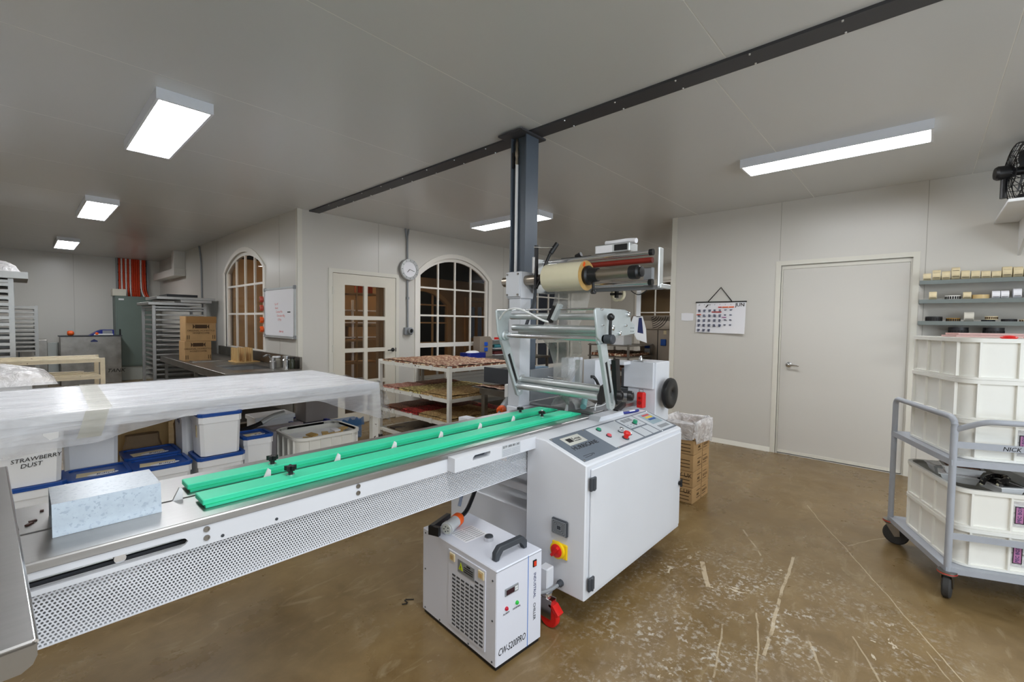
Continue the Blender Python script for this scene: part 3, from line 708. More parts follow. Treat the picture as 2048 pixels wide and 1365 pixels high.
part('edge_mark', MB().obox((AX-0.032, 1.587, AZ+0.068), (0.02, 0.001, 0.03), Matrix.Rotation(0.5, 3, 'Y')), orange, rl)
part('reel_collar', MB().lathe([(0.06, 0), (0.062, 0.02), (0.05, 0.03), (0.046, 0.055), (0.042, 0.085)], (AX, 1.588, AZ), (0, -1, 0), 28), black, mc, 'black locking collar')
part('collar_screw', MB().cyl((AX+0.0, 1.54, AZ-0.04), (AX, 1.535, AZ-0.1), 0.009, 10).lathe([(0.012, 0), (0.018, 0.01), (0.018, 0.022), (0.012, 0.026)], (AX, 1.535, AZ-0.092), (0, 0, -1), 14), black, mc)
part('shaft_knob', MB().lathe([(0.040, 0), (0.042, 0.01), (0.042, 0.05), (0.03, 0.06), (0.03, 0.075), (0.012, 0.08)], (AX, 1.285, AZ), (0, -1, 0), 12), black, mc)
part('reel_cone', MB().lathe([(0.037, -0.02), (0.05, 0.0), (0.075, 0.03)], (AX, 1.925, AZ), (0, -1, 0), 24), black, mc)
# tension arm with black hoses at the far side of the reel
arm = part('tension_arm', MB().box(AX-0.055, AX-0.035, 1.955, 1.975, 1.76, 2.055).tube([(AX-0.045, 1.96, 1.77), (AX-0.02, 1.93, 1.86), (AX+0.0, 1.92, 1.93), (AX+0.055, 1.90, 2.05)], 0.011, 8, 2), black, mc)
part('arm_pin', MB().cyl((AX-0.07, 1.965, 2.04), (AX+0.07, 1.88, 2.045), 0.004, 8), chrome, arm)
part('arm_roller', MB().cyl((AX+0.035, 1.905, 2.005), (AX+0.075, 1.88, 2.075), 0.016, 14), black, arm)
part('air_cylinder', MB().cyl((AX-0.085, 1.955, 1.86), (AX-0.085, 1.955, 1.97), 0.009, 10), chrome, arm)
part('hose', MB().tube([(AX-0.045, 1.97, 1.78), (AX-0.02, 1.99, 1.70), (AX-0.03, 2.02, 1.60), (AX-0.06, 2.04, 1.5)], 0.012, 8, 2), dgrey, arm)
# -- overhead roller frame
of = 2.57
part('top_roller', MB().cyl((of, 2.06, 1.962), (of, 1.215, 1.962), 0.0165, 20), chrome, mc)
part('red_roller', MB().cyl((of+0.02, 1.95, 1.918), (of+0.02, 1.225, 1.918), 0.0175, 20), mat('red_rubber', (128, 34, 20), 0.5), mc, 'brick red rubber roller')
part('lower_roller', MB().cyl((of, 1.80, 1.782), (of, 1.215, 1.782), 0.0165, 20), chrome, mc)
part('frame_end_plate', MB().box(of-0.022, of+0.036, 1.163, 1.175, 1.752, 1.985, 0.004), alu, mc)
part('frame_end_plate', MB().box(of-0.1, of+0.06, 2.05, 2.062, 1.74, 1.985, 0.003), alu, mc)
part('frame_foot', MB().box(of-0.01, of+0.13, 1.155, 1.178, 1.745, 1.772, 0.003), alu, mc)
part('frame_beam', MB().box(of+0.03, of+0.08, 1.18, 2.06, 1.742, 1.765).box(of+0.06, of+0.10, 1.25, 1.30, 1.765, 1.88), mgrey, mc)
for z in (1.962, 1.782): part('roller_end', MB().cyl((of, 1.235, z), (of, 1.212, z), 0.020, 16), black, mc)
# date coder on top of the frame
cdr = part('date_coder', MB().box(of+0.0, of+0.11, 1.37, 1.62, 1.985, 2.04, 0.004), alu, mc, 'grey date-coder box')
part('coder_slot', MB().box(of-0.004, of+0.01, 1.385, 1.475, 1.994, 2.032), black, cdr)
part('coder_label', MB().box(of-0.003, of+0.002, 1.49, 1.61, 1.988, 2.034), paper, cdr)
part('coder_knob', MB().cyl((of+0.02, 1.78, 1.985), (of+0.02, 1.74, 2.0), 0.016, 12), black, cdr)
part('coder_stay', MB().box(of+0.01, of+0.03, 1.66, 1.90, 1.978, 1.984), black, cdr)
part('tape_ring', MB().lathe([(0.036, 0), (0.048, 0), (0.048, 0.03), (0.036, 0.03), (0.036, 0)], (of+0.09, 1.50, 1.725), (1, 0, 0), 26, False), film_y, mc); part('ring_knob', MB().box(of+0.07, of+0.10, 1.46, 1.54, 1.718, 1.732).box(of+0.07, of+0.10, 1.493, 1.507, 1.70, 1.75), black, mc)
tagc = part('hang_tag', MB().grid([[(of+0.13, 1.38-0.0*k, 1.755-0.09*k), (of+0.13, 1.35, 1.755-0.09*k)] for k in range(3)]).grid([[(of+0.13, 1.40, 1.58), (of+0.13, 1.335, 1.58)], [(of+0.13, 1.42, 1.52), (of+0.13, 1.31, 1.50)], [(of+0.125, 1.37, 1.43), (of+0.125, 1.30, 1.41)]]), paper, mc, 'white paper tags on a loop')
part('tag_print', MB().grid([[(of+0.128, 1.36, 1.57), (of+0.128, 1.34, 1.57)], [(of+0.128, 1.37, 1.44), (of+0.128, 1.32, 1.42)]]), navy, tagc)
part('tag_loop', MB().tube([(of+0.12, 1.44, 1.765), (of+0.13, 1.40, 1.73), (of+0.13, 1.365, 1.715), (of+0.13, 1.32, 1.735), (of+0.12, 1.29, 1.765)], 0.003, 6, 2), black, tagc)
# -- film former: two side plates, rollers, sloping struts
def plate(y0, y1, pts, name='side_plate'): return part(name, MB().prism(pts, 'y', y0, y1, 0.004), alu_g, mc, 'grey metal side plate')
near = plate(1.297, 1.312, [(2.075, 1.60), (2.09, 1.613), (2.40, 1.613), (2.455, 1.60), (2.47, 1.54), (2.53, 1.525), (2.535, 1.47), (2.40, 1.462), (2.24, 1.465), (2.20, 1.42), (2.16, 1.42), (2.105, 1.455)])
far = plate(2.045, 2.06, [(2.085, 1.60), (2.095, 1.612), (2.24, 1.612), (2.20, 1.54), (2.20, 1.43), (2.17, 1.405), (2.13, 1.41), (2.105, 1.45)])
for x, z, r in ((2.225, 1.575, 0.013), (2.25, 1.505, 0.015), (2.43, 1.585, 0.014), (2.33, 1.475, 0.012), (2.40, 1.52, 0.007), (2.13, 1.606, 0.006), (2.14, 1.52, 0.005)):
    part('axle_stub', MB().lathe([(r, 0), (r, 0.012), (r*0.6, 0.016)], (x, 1.297, z), (0, -1, 0), 14), chrome, near)
for k in range(6): part('plate_hole', MB().lathe([(0.0035, 0), (0.0035, 0.0008)], (2.475+0.016*(k % 3), 1.297, 1.485+0.02*(k//3)), (0, -1, 0), 8), dgrey, near)
part('form_rod', MB().cyl((2.10, 2.05, 1.608), (2.10, 1.305, 1.608), 0.006, 10), chrome, mc)
for x, z, r in ((2.235, 1.57, 0.021), (2.255, 1.495, 0.022), (2.33, 1.475, 0.03)):
    part('form_roller', MB().cyl((x, 2.05, z), (x, 1.31, z), r, 20), alu, mc)
part('pivot_rod', MB().cyl((2.165, 2.045, 1.444), (2.165, 1.312, 1.444), 0.0155, 18), chrome, mc)
for y, s_ in ((2.045, -1), (1.297, -1)): part('pivot_boss', MB().lathe([(0.034, 0), (0.034, 0.012), (0.026, 0.018), (0.022, 0.03)], (2.165, y+0.03 if y < 2 else y, 1.444), (0, s_, 0), 22), alu_g, mc)
part('clamp_knob', MB().lathe([(0.026, 0), (0.027, 0.045), (0.022, 0.05), (0.0, 0.05)], (2.175, 1.29, 1.444), (0, -1, 0), 20), dgrey, mc)
lv = part('clamp_lever', MB().tube([(2.175, 1.262, 1.455), (2.172, 1.262, 1.50), (2.177, 1.262, 1.56)], 0.009, 10, 1).ball((2.178, 1.262, 1.565), 0.021, 16), black, mc, 'black ball-ended clamp lever')
def strut(y0, y1, a, b):
    a = Vector(a); b = Vector(b); d = (b-a); L_ = d.length; d.normalize(); nrm = Vector((d.y, -d.x))
    q = lambda t, s_: tuple(a+d*t+nrm*s_)
    w_ = 0.032
    outer = [q(0, -w_), q(0, w_), q(L_-0.02, w_), q(L_, w_*0.5), q(L_, -w_*0.5), q(L_-0.02, -w_)]
    hole = [q(0.11, -0.012), q(0.11, 0.012), q(L_-0.03, 0.012), q(L_-0.02, 0), q(L_-0.03, -0.012)]
    s1 = part('strut', MB().holes(outer, [hole], 'y', y0, y1), alu_g, mc, 'sloping grey strut with a slot')
    part('slot_rail', MB().prism([q(0.09, -0.014), q(0.09, 0.014), q(L_-0.1, 0.014), q(L_-0.1, -0.014)], 'y', y0+0.004, y1-0.003), black, s1)
strut(1.297, 1.318, (2.165, 1.42), (2.285, 1.04)); strut(2.04, 2.06, (2.16, 1.42), (2.33, 1.03))
for x, z in ((2.335, 1.138), (2.30, 1.098)): part('lower_roller', MB().cyl((x, 2.04, z), (x, 1.40, z), 0.024, 20), alu, mc)
part('roller_bracket', MB().prism([(2.29, 1.07), (2.34, 1.10), (2.37, 1.15), (2.35, 1.17), (2.31, 1.155), (2.27, 1.10)], 'y', 2.03, 2.05), alu, mc)
part('roller_bracket', MB().prism([(2.26, 1.06), (2.35, 1.09), (2.37, 1.16), (2.35, 1.18), (2.29, 1.16)], 'y', 1.36, 1.39), black, mc)
for y in (1.285, 1.235): part('black_knob', MB().lathe([(0.03, 0), (0.03, 0.02), (0.024, 0.03), (0.012, 0.034)], (2.31+0.03*(1.285-y)/0.05, y, 1.118), (0.3, -1, 0), 18), black, mc)
part('photo_sensor', MB().obox((2.10, 1.60, 1.58), (0.03, 0.03, 0.10), Matrix.Rotation(math.radians(28), 3, 'X')), black, mc)
part('sensor_bracket', MB().obox((2.10, 1.57, 1.592), (0.035, 0.02, 0.10), Matrix.Rotation(math.radians(28), 3, 'X')), alu_g, mc)
part('sensor_cable', MB().tube([(2.09, 1.62, 1.535), (2.07, 1.66, 1.545), (2.06, 1.75, 1.59), (2.06, 1.85, 1.62), (2.07, 1.95, 1.605), (2.10, 2.03, 1.55)], 0.006, 8, 2), white_plastic, mc)
# -- film web, from the reel over the rollers and down to the former
fy0, fy1 = 1.60, 1.885
web = [(2.50, 1.78), (2.49, 1.70), (2.46, 1.62), (2.36, 1.50)]
part('film_web', MB().grid([[(x, fy0, z), (x, (fy0+fy1)/2, z), (x, fy1, z)] for x, z in web]), film, mc, 'clear film')
web2 = [(2.36, 1.45), (2.43, 1.35), (2.44, 1.25), (2.40, 1.15), (2.42, 1.05), (2.47, 0.985)]
part('film_web', MB().grid([[(x, fy0-0.02+0.03*i, z), (x-0.01, (fy0+fy1)/2, z), (x, fy1+0.02-0.03*i, z)] for i, (x, z) in enumerate(web2)]), film, mc)
part('film_former', MB().grid([[(2.44+0.05*j, 1.66+0.02*math.sin(a)*j/4+0.10*(1-math.cos(a)), 0.965+0.075*math.sin(a)*(1-j*0.12)) for a in [PI*k/8 for k in range(9)]] for j in range(6)]), film, mc)
part('former_roller', MB().cyl((2.47, 1.62, 0.985), (2.62, 1.70, 1.04), 0.02, 18), mat('teal_rubber', (110, 160, 160), 0.5), mc)
part('white_cable', MB().tube([(2.5, 1.55, 0.97), (2.55, 1.58, 1.0), (2.6, 1.55, 1.03), (2.68, 1.52, 1.02)], 0.004, 6, 2).tube([(2.52, 1.60, 0.975), (2.58, 1.54, 0.99), (2.62, 1.52, 1.02)], 0.003, 6, 2), white_plastic, mc)
# -- deck plate, sealing unit, jaw housing, hand wheel
part('deck_plate', MB().box(2.50, 3.16, 1.56, 2.10, 0.935, 0.952, 0.002).box(2.62, 3.18, 1.548, 1.556, 0.93, 0.958), steel, mc)
part('deck_cover', MB().prism([(2.40, 0.90), (2.75, 0.90), (2.72, 0.945), (2.44, 0.945)], 'y', 1.47, 1.555), white_pc, mc)
part('seal_housing', MB().box(2.72, 2.86, 1.92, 1.985, 1.06, 1.272, 0.003).box(2.86, 2.90, 1.915, 1.98, 0.95, 1.27), white_pc, mc)
sh = part('seal_housing', MB().box(2.83, 3.05, 1.76, 1.86, 1.0, 1.262, 0.003), white_pc, mc)
part('seal_rod', MB().cyl((2.56, 1.98, 1.145), (2.56, 1.80, 1.14), 0.008, 10).cyl((2.56, 1.98, 1.125), (2.56, 1.80, 1.12), 0.006, 10), chrome, mc)
part('seal_lever', MB().tube([(2.74, 1.74, 1.15), (2.76, 1.72, 1.15), (2.80, 1.70, 1.07)], 0.011, 8, 1), black, mc)
part('seal_bracket', MB().box(2.60, 2.80, 1.74, 1.80, 1.05, 1.08).box(2.66, 2.69, 1.78, 1.82, 1.05, 1.27), alu, mc)
part('strut_back', MB().obox((2.50, 1.40, 1.17), (0.05, 0.03, 0.28), Matrix.Rotation(math.radians(-8), 3, 'Y')), black, mc)
part('cross_beam', MB().box(3.0, 3.16, 1.62, 1.86, 1.225, 1.25, 0.003), white_pc, mc)
jaw = part('jaw_housing', MB().box(3.12, 3.35, 1.425, 1.65, 0.80, 1.252, 0.005).box(3.10, 3.13, 1.44, 1.675, 1.055, 1.25, 0.003), white_pc, mc, 'tall white jaw housing')
part('hydraulic_valve', MB().box(3.10, 3.16, 1.52, 1.60, 1.252, 1.262).lathe([(0.014, 0), (0.014, 0.018), (0.008, 0.022), (0.008, 0.032)], (3.14, 1.56, 1.26), (0, 0, 1), 12), chrome, jaw)
hw_ = part('hand_wheel', MB().lathe([(0.0, 0.0), (0.03, 0.0), (0.10, 0.004), (0.112, 0.014), (0.115, 0.026), (0.110, 0.042), (0.09, 0.05), (0.03, 0.045), (0.02, 0.038), (0, 0.038)], (3.235, 1.395, 1.022), (0, -1, 0), 40), black, mc, 'black disc hand wheel')
part('wheel_axle', MB().cyl((3.235, 1.43, 1.022), (3.235, 1.39, 1.022), 0.016, 14), chrome, hw_)
part('end_frame', MB().box(3.3, 3.42, 1.55, 2.2, 0.45, 0.95), mgrey, mc)
part('side_guard', MB().box(2.55, 3.1, 2.14, 2.16, 0.95, 1.18), mgrey, mc)

# things lying on the console edge
t = thing('interlock_switch', 'red safety switch block standing at the foot of the white jaw housing', 'switch', (3.045, 1.50, 0.922))
part('body', MB().box(3.02, 3.07, 1.475, 1.525, 0.922, 1.03, 0.004), red, t); part('neck', MB().box(3.022, 3.06, 1.48, 1.52, 1.03, 1.036), red, t)
part('bail', MB().tube([(3.04, 1.485, 1.036), (3.04, 1.485, 1.055), (3.04, 1.515, 1.055), (3.04, 1.515, 1.036)], 0.003, 6), chrome, t)
part('screw_cap', MB().cyl((3.02, 1.50, 0.96), (3.016, 1.50, 0.96), 0.014, 12).cyl((3.02, 1.50, 0.995), (3.016, 1.50, 0.995), 0.010, 12), mat('dark_red', (150, 20, 18), 0.4), t)
t = thing('utility_knife', 'blue and white utility knife lying on the top edge of the console', 'knife', (2.80, 1.46, 0.921))
part('handle', MB().tube([(2.71, 1.485, 0.929), (2.79, 1.462, 0.929), (2.90, 1.45, 0.929)], 0.009, 8, 1), blue_d, t); part('grip_insert', MB().obox((2.82, 1.457, 0.936), (0.06, 0.012, 0.006), Matrix.Rotation(-0.17, 3, 'Z')), white_plastic, t)
one('scraper_tool', MB().obox((2.77, 1.52, 0.955), (0.17, 0.03, 0.026), Matrix.Rotation(math.radians(10), 3, 'Z') @ Matrix.Rotation(math.radians(-9), 3, 'Y')), black, 'long black tool handle leaning on the deck beside the blue knife', 'tool')
one('paper_rag', MB().tube([(of+0.05, 1.35, 2.052), (of+0.06, 1.42, 2.06), (of+0.05, 1.50, 2.054), (of+0.06, 1.57, 2.058)], 0.017, 9, 2), paper, 'crumpled white paper rag on top of the date-coder box', 'rag')

# ================================================================== CHILLER
CHR = math.radians(-3.5)
ch = thing('industrial_chiller', 'white industrial chiller with a grey top handle on the floor before the machine', 'chiller', (1.37, 1.323, 0.0), CHR, local=True)
part('body', MB().box(0, 0.292, 0, 0.575, 0.018, 0.452, 0.004), white_chill, ch)
part('foot_plinth', MB().box(0.008, 0.284, 0.008, 0.567, 0.0, 0.02), black, ch)
part('top_edge', MB().box(-0.001, 0.293, -0.001, 0.003, 0.444, 0.446), mgrey, ch)
g = part('grille_panel', MB().box(-0.004, 0.001, 0.07, 0.345, 0.055, 0.425, 0.001), white_chill, ch, 'removable louvre panel')
s0 = None
for r in range(16):
    for c in range(7):
        y, z = 0.095+0.034*c, 0.072+0.0185*r
        if r >= 13 and 2 <= c: 
            if r > 13: continue
        if s0 is None: s0 = part('louvre_slot', MB().box(-0.0055, -0.003, y-0.012, y+0.012, z-0.004, z+0.004), dgrey, g); sy, sz = y, z
        else: inst(s0, g, (0, y-sy, z-sz))
for y in (0.098, 0.312):
    f_ = part('finger_latch', MB().box(-0.008, 0.0, y-0.02, y+0.02, 0.378, 0.415, 0.002), paper_c, g)
    part('latch_hole', MB().box(-0.0088, -0.0075, y-0.01, y+0.012, 0.386, 0.406), wood, g)
wp = part('warning_label', MB().box(-0.0055, -0.0035, 0.145, 0.268, 0.345, 0.405), mgrey, g)
part('warning_sign', MB().prism([(0.228, 0.36), (0.26, 0.36), (0.244, 0.396)], 'x', -0.007, -0.005), mat('warning_yellow', (200, 220, 30), 0.5), g)
text('!', 0.024, (-0.0075, 0.247, 0.364), (0, -1, 0), (0, 0, 1), ink, g)
part('label_lines', MB().box(-0.007, -0.005, 0.155, 0.22, 0.362, 0.365).box(-0.007, -0.005, 0.155, 0.22, 0.372, 0.375).box(-0.007, -0.005, 0.155, 0.22, 0.382, 0.385).box(-0.007, -0.005, 0.175, 0.2, 0.392, 0.398), ink, g)
ex, ez = (1, 0, 0), (0, 0, 1)
part('blue_stripe', MB().box(0.196, 0.1995, -0.0008, 0.001, 0.02, 0.45), mat('stripe_blue', (30, 110, 200), 0.5), ch)
dsp = part('display', MB().box(0.05, 0.132, -0.004, 0.002, 0.318, 0.352, 0.001), mgrey, ch)
part('display_glass', MB().box(0.056, 0.105, -0.0052, -0.003, 0.323, 0.345), mat('display_dark', (50, 22, 34), 0.15), dsp)
for k in range(4): part('display_key', MB().box(0.11+0.009*(k % 2), 0.117+0.009*(k % 2), -0.0052, -0.0035, 0.325+0.011*(k//2), 0.333+0.011*(k//2)), white_plastic, dsp)
part('alarm_lamp', MB().lathe([(0.009, 0), (0.009, 0.005), (0.006, 0.009), (0, 0.009)], (0.06, 0, 0.262), (0, -1, 0), 14), mat('lamp_red', (190, 20, 50), 0.3), ch)
part('normal_lamp', MB().lathe([(0.009, 0), (0.009, 0.005), (0.006, 0.009), (0, 0.009)], (0.125, 0, 0.262), (0, -1, 0), 14), mat('lamp_green', (40, 190, 70), 0.3), ch)
text('ALARM', 0.012, (0.06, -0.0006, 0.236), ex, ez, ink, ch, align='CENTER'); text('NORMAL', 0.012, (0.125, -0.0006, 0.236), ex, ez, ink, ch, align='CENTER')
text('CW-5200PRO', 0.046, (0.013, -0.0006, 0.064), ex, ez, ink, ch, shear=0.22, sx=0.62)
text('INDUSTRIAL', 0.022, (0.236, -0.0006, 0.355), (0, 0, -1), ex, navy, ch); text('CHILLER', 0.022, (0.236, -0.0006, 0.21), (0, 0, -1), ex, ink, ch)
rs = part('rocker_switch', MB().box(0.228, 0.252, -0.004, 0.001, 0.385, 0.417, 0.001), ink, ch)
part('rocker', MB().box(0.232, 0.248, -0.0065, -0.003, 0.39, 0.412, 0.001), mat('rocker_red', (226, 60, 30), 0.35), rs)
part('handle', MB().prism([(0.045, 0.452), (0.068, 0.452), (0.068, 0.472), (0.088, 0.495), (0.205, 0.495), (0.225, 0.472), (0.225, 0.452), (0.248, 0.452), (0.248, 0.488), (0.222, 0.515), (0.071, 0.515), (0.045, 0.488)], 'y', 0.055, 0.085, 0.004), dgrey, ch, 'grey plastic carry handle')
fc = part('filler_neck', MB().lathe([(0.022, 0), (0.022, 0.018), (0.018, 0.02)], (0.16, 0.235, 0.452), (0, 0, 1), 20), chrome, ch)
part('filler_cap', MB().lathe([(0.02, 0), (0.02, 0.006), (0.016, 0.008), (0, 0.008)], (0.16, 0.235, 0.470), (0, 0, 1), 20), dgrey, fc)
part('top_notice', MB().box(0.06, 0.20, 0.29, 0.42, 0.452, 0.4526), paper, ch)
for k in range(7): part('notice_line', MB().box(0.068, 0.125, 0.302+0.017*k, 0.306+0.017*k, 0.4526, 0.453).box(0.132, 0.19, 0.302+0.017*k, 0.306+0.017*k, 0.4526, 0.453), mgrey, ch)
for y, z in ((0.55, 0.43), (0.55, 0.24), (0.55, 0.035), (0.42, 0.03), (0.19, 0.03), (0.025, 0.035), (0.025, 0.22), (0.025, 0.4)):
    part('screw', MB().lathe([(0.005, 0), (0.004, 0.002), (0, 0.002)], (0, y, z), (-1, 0, 0), 8), dgrey, ch)

# plug connector lying on the chiller with its black cable
pl = thing('power_plug', 'orange and clear round power plug lying on top of the white chiller', 'plug', (1.46, 1.80, 0.452))
d_ = Vector((0.28, 0.09, 0.02)).normalized(); q0 = Vector((1.43, 1.735, 0.486))
part('clear_shell', MB().lathe([(0.0, 0), (0.026, 0.0), (0.027, 0.002), (0.034, 0.002), (0.034, 0.02), (0.030, 0.03), (0.030, 0.085)], q0, d_, 24), mat('clear_polycarbonate', (222, 226, 228), 0.15, alpha=0.75), pl)
part('pin_face', MB().lathe([(0.0, 0), (0.025, 0.0), (0.025, 0.003), (0, 0.003)], q0-d_*0.002, d_, 20), mat('pin_disc', (205, 208, 200), 0.5), pl)
for a in range(5):
    o_ = Vector((-d_.y, d_.x, 0))*0.013*math.cos(2*PI*a/5)+Vector((0, 0, 1))*0.013*math.sin(2*PI*a/5)
    part('pin_hole', MB().cyl(q0-d_*0.003+o_, q0-d_*0.0045+o_, 0.0032, 8), dgrey, pl)
part('orange_ring', MB().lathe([(0.031, 0.085), (0.033, 0.09), (0.033, 0.115), (0.024, 0.13), (0.013, 0.135)], q0, d_, 24), orange, pl)
part('black_clip', MB().obox(q0+d_*0.06+Vector((-0.035, 0.06, 0.0)), (0.16, 0.022, 0.03), Matrix.Rotation(0.31, 3, 'Z')).obox(q0+Vector((-0.045, 0.04, -0.006)), (0.02, 0.06, 0.045), Matrix.Rotation(0.31, 3, 'Z')), black, pl)
part('cable', MB().tube([q0+d_*0.13, q0+d_*0.2, (1.72, 1.86, 0.53), (1.82, 1.92, 0.58), (1.86, 1.95, 0.66), (1.86, 1.95, 0.715)], 0.012, 8, 2), black, pl, 'thick black cable')
one('clear_hose', MB().tube([(1.70, 1.95, 0.46), (1.75, 1.97, 0.55), (1.80, 1.97, 0.62), (1.82, 1.97, 0.714)], 0.010, 8, 1), mat('clear_hose', (150, 165, 190), 0.2, alpha=0.7), 'pale bluish clear hose hanging beside the black plug cable', 'hose')
# ================================================================== FOREGROUND BENCH AND COVER
sb = thing('steel_bench', 'stainless steel bench corner jutting into the lower left of the view', 'bench', (-0.7, 1.8, 0), math.radians(2.15), local=True)
M_ = Matrix.Translation((-0.7, 1.8, 0)) @ Matrix.Rotation(math.radians(2.15), 4, 'Z')
c0 = M_.inverted() @ Vector((0.010, 1.118, 0.967))
X1, Y0 = c0.x, c0.y
part('bench_top', MB().prism([(-0.9, Y0), (X1, Y0), (X1, Y0+1.39), (-0.9, Y0+1.39)], 'z', 0.955, 0.967, 0.003), steel, sb)
part('front_lip', MB().prism([(-0.9, 0.915), (X1-0.02, 0.915), (X1-0.006, 0.924), (X1, 0.938), (X1, 0.962), (-0.9, 0.962)], 'y', Y0, Y0+0.006), steel_d, sb)
part('rolled_edge', MB().cyl((X1-0.002, Y0, 0.963), (X1-0.002, Y0+1.39, 0.963), 0.0045, 8), chrome, sb)
for x, y in ((X1-0.45, Y0+0.1), (X1-0.45, Y0+1.25), (-0.85, Y0+0.1), (-0.85, Y0+1.25)): part('leg', MB().box(x-0.02, x+0.02, y-0.02, y+0.02, 0, 0.955), steel_d, sb)
one('channel_cover', MB().prism([(1.682, 0.9405), (1.691, 1.028), (1.872, 1.028), (1.881, 0.9405), (1.878, 0.9405), (1.869, 1.0255), (1.694, 1.0255), (1.685, 0.9405)], 'x', 0.048, 0.28), galv, 'galvanised sheet-metal channel standing on the steel bed like a cover', 'metal cover')
for i, (x, y, l_) in enumerate(((0.015, 1.86, 0.016), (0.008, 1.838, 0.02), (0.035, 1.94, 0.01))):
    one('chocolate_flake', MB().obox((x, y, 0.9425), (l_, 0.008, 0.004), Matrix.Rotation(0.6*i+0.3, 3, 'Z')), mat('chocolate', (62, 34, 26), 0.6), ['larger of the two dark brown flakes lying together on the steel bed', 'smaller of the two dark brown flakes lying together on the steel bed', 'single dark brown flake by the end of the galvanised cover'][i], 'crumb', 'brown flakes on the bed')

# ================================================================== WRAPPED TABLE
wt = thing('work_table', 'long white table shrouded in clear plastic behind the green rails', 'table', (0.8, 4.1, 0))
part('table_top', MB().box(-1.3, 2.08, 3.45, 4.75, 0.945, 0.998, 0.004), white_plastic, wt)
part('apron', MB().box(-1.25, 2.05, 3.47, 3.50, 0.90, 0.945).box(-1.25, 2.05, 4.70, 4.73, 0.90, 0.945), white_plastic, wt)
for x, y in ((2.05, 3.475), (2.05, 4.72), (0.56, 4.72), (-1.2, 3.475), (-1.2, 4.72)): part('leg', MB().box(x-0.027, x+0.027, y-0.027, y+0.027, 0, 0.945), chip, wt)
part('shelf', MB().box(-1.22, 2.02, 3.47, 4.72, 0.30, 0.335), white_plastic, wt)
rnd = random.Random(3)
def drape():
    mb = MB(); xs = [-1.34+0.045*i for i in range(77)]
    prof = [(-1.4, 0.78), (-0.3, 0.795), (-0.08, 0.80), (0.0, 0.805), (0.14, 0.815), (0.29, 0.83), (0.52, 0.872), (0.775, 0.93), (1.0, 0.935), (1.37, 0.92), (1.42, 0.925), (1.556, 0.90), (1.8, 0.80), (2.05, 0.70), (2.2, 0.66)]
    def bottom(x):
        for (a, za), (b, zb) in zip(prof, prof[1:]):
            if a <= x <= b: return za+(zb-za)*(x-a)/(b-a)
        return 0.7
    rows = []
    for k, y in enumerate((4.772, 4.765, 4.4, 4.0, 3.7, 3.5, 3.445)):
        z = 0.90 if k == 0 else 1.002+(0.003*math.sin(3*y) if 1 < k < 6 else 0)
        rows.append([(x, y, z+(rnd.uniform(0, 0.0015) if 1 < k < 6 else 0)) for x in xs])
    for k in range(1, 8):
        t = k/7; r = []
        for i, x in enumerate(xs):
            zb = bottom(x); d = 1.0-zb
            amp = 0.012*t*min(1, d/0.12)
            y = 3.437-amp*(0.6+math.sin(11*x+2.1*math.sin(4*x)+3*t)+0.5*math.sin(31*x+5*t))-0.02*t*min(1, d/0.3)
            r.append((x, y, 1.0-d*t+0.004*math.sin(17*x)*t))
        rows.append(r)
    return mb.grid(rows)
pc = thing('plastic_cover', 'crinkled clear plastic sheet draped over the long table and hanging at its front', 'plastic sheet', (0.8, 4.1, 1.0))
part('sheet', drape(), wrap, pc)
rows = []
for k in range(8):
    t = k/7
    rows.append([(2.105+0.05*math.sin(PI*t)*(0.5+abs(math.sin(2.4*s*5)))+0.10*t*(1-abs(s-0.15)), 3.44+1.0*s, 1.0-0.36*t*(1-0.35*s)+0.01*math.sin(23*s)) for s in [j/22 for j in range(23)]])
part('end_flap', MB().grid(rows), wrap_thin, pc, 'loose crumpled flap of plastic at the table end')
tape_m = mat('packing_tape', (190, 186, 160), 0.25, alpha=0.4)
part('tape', MB().grid([[(0.30-0.02*k, y, z), (0.40-0.02*k, y, z)] for k, (y, z) in enumerate(((4.75, 1.009), (4.1, 1.009), (3.5, 1.009), (3.43, 1.004), (3.405, 0.93), (3.40, 0.86)))]), tape_m, pc, 'strip of yellowish packing tape')

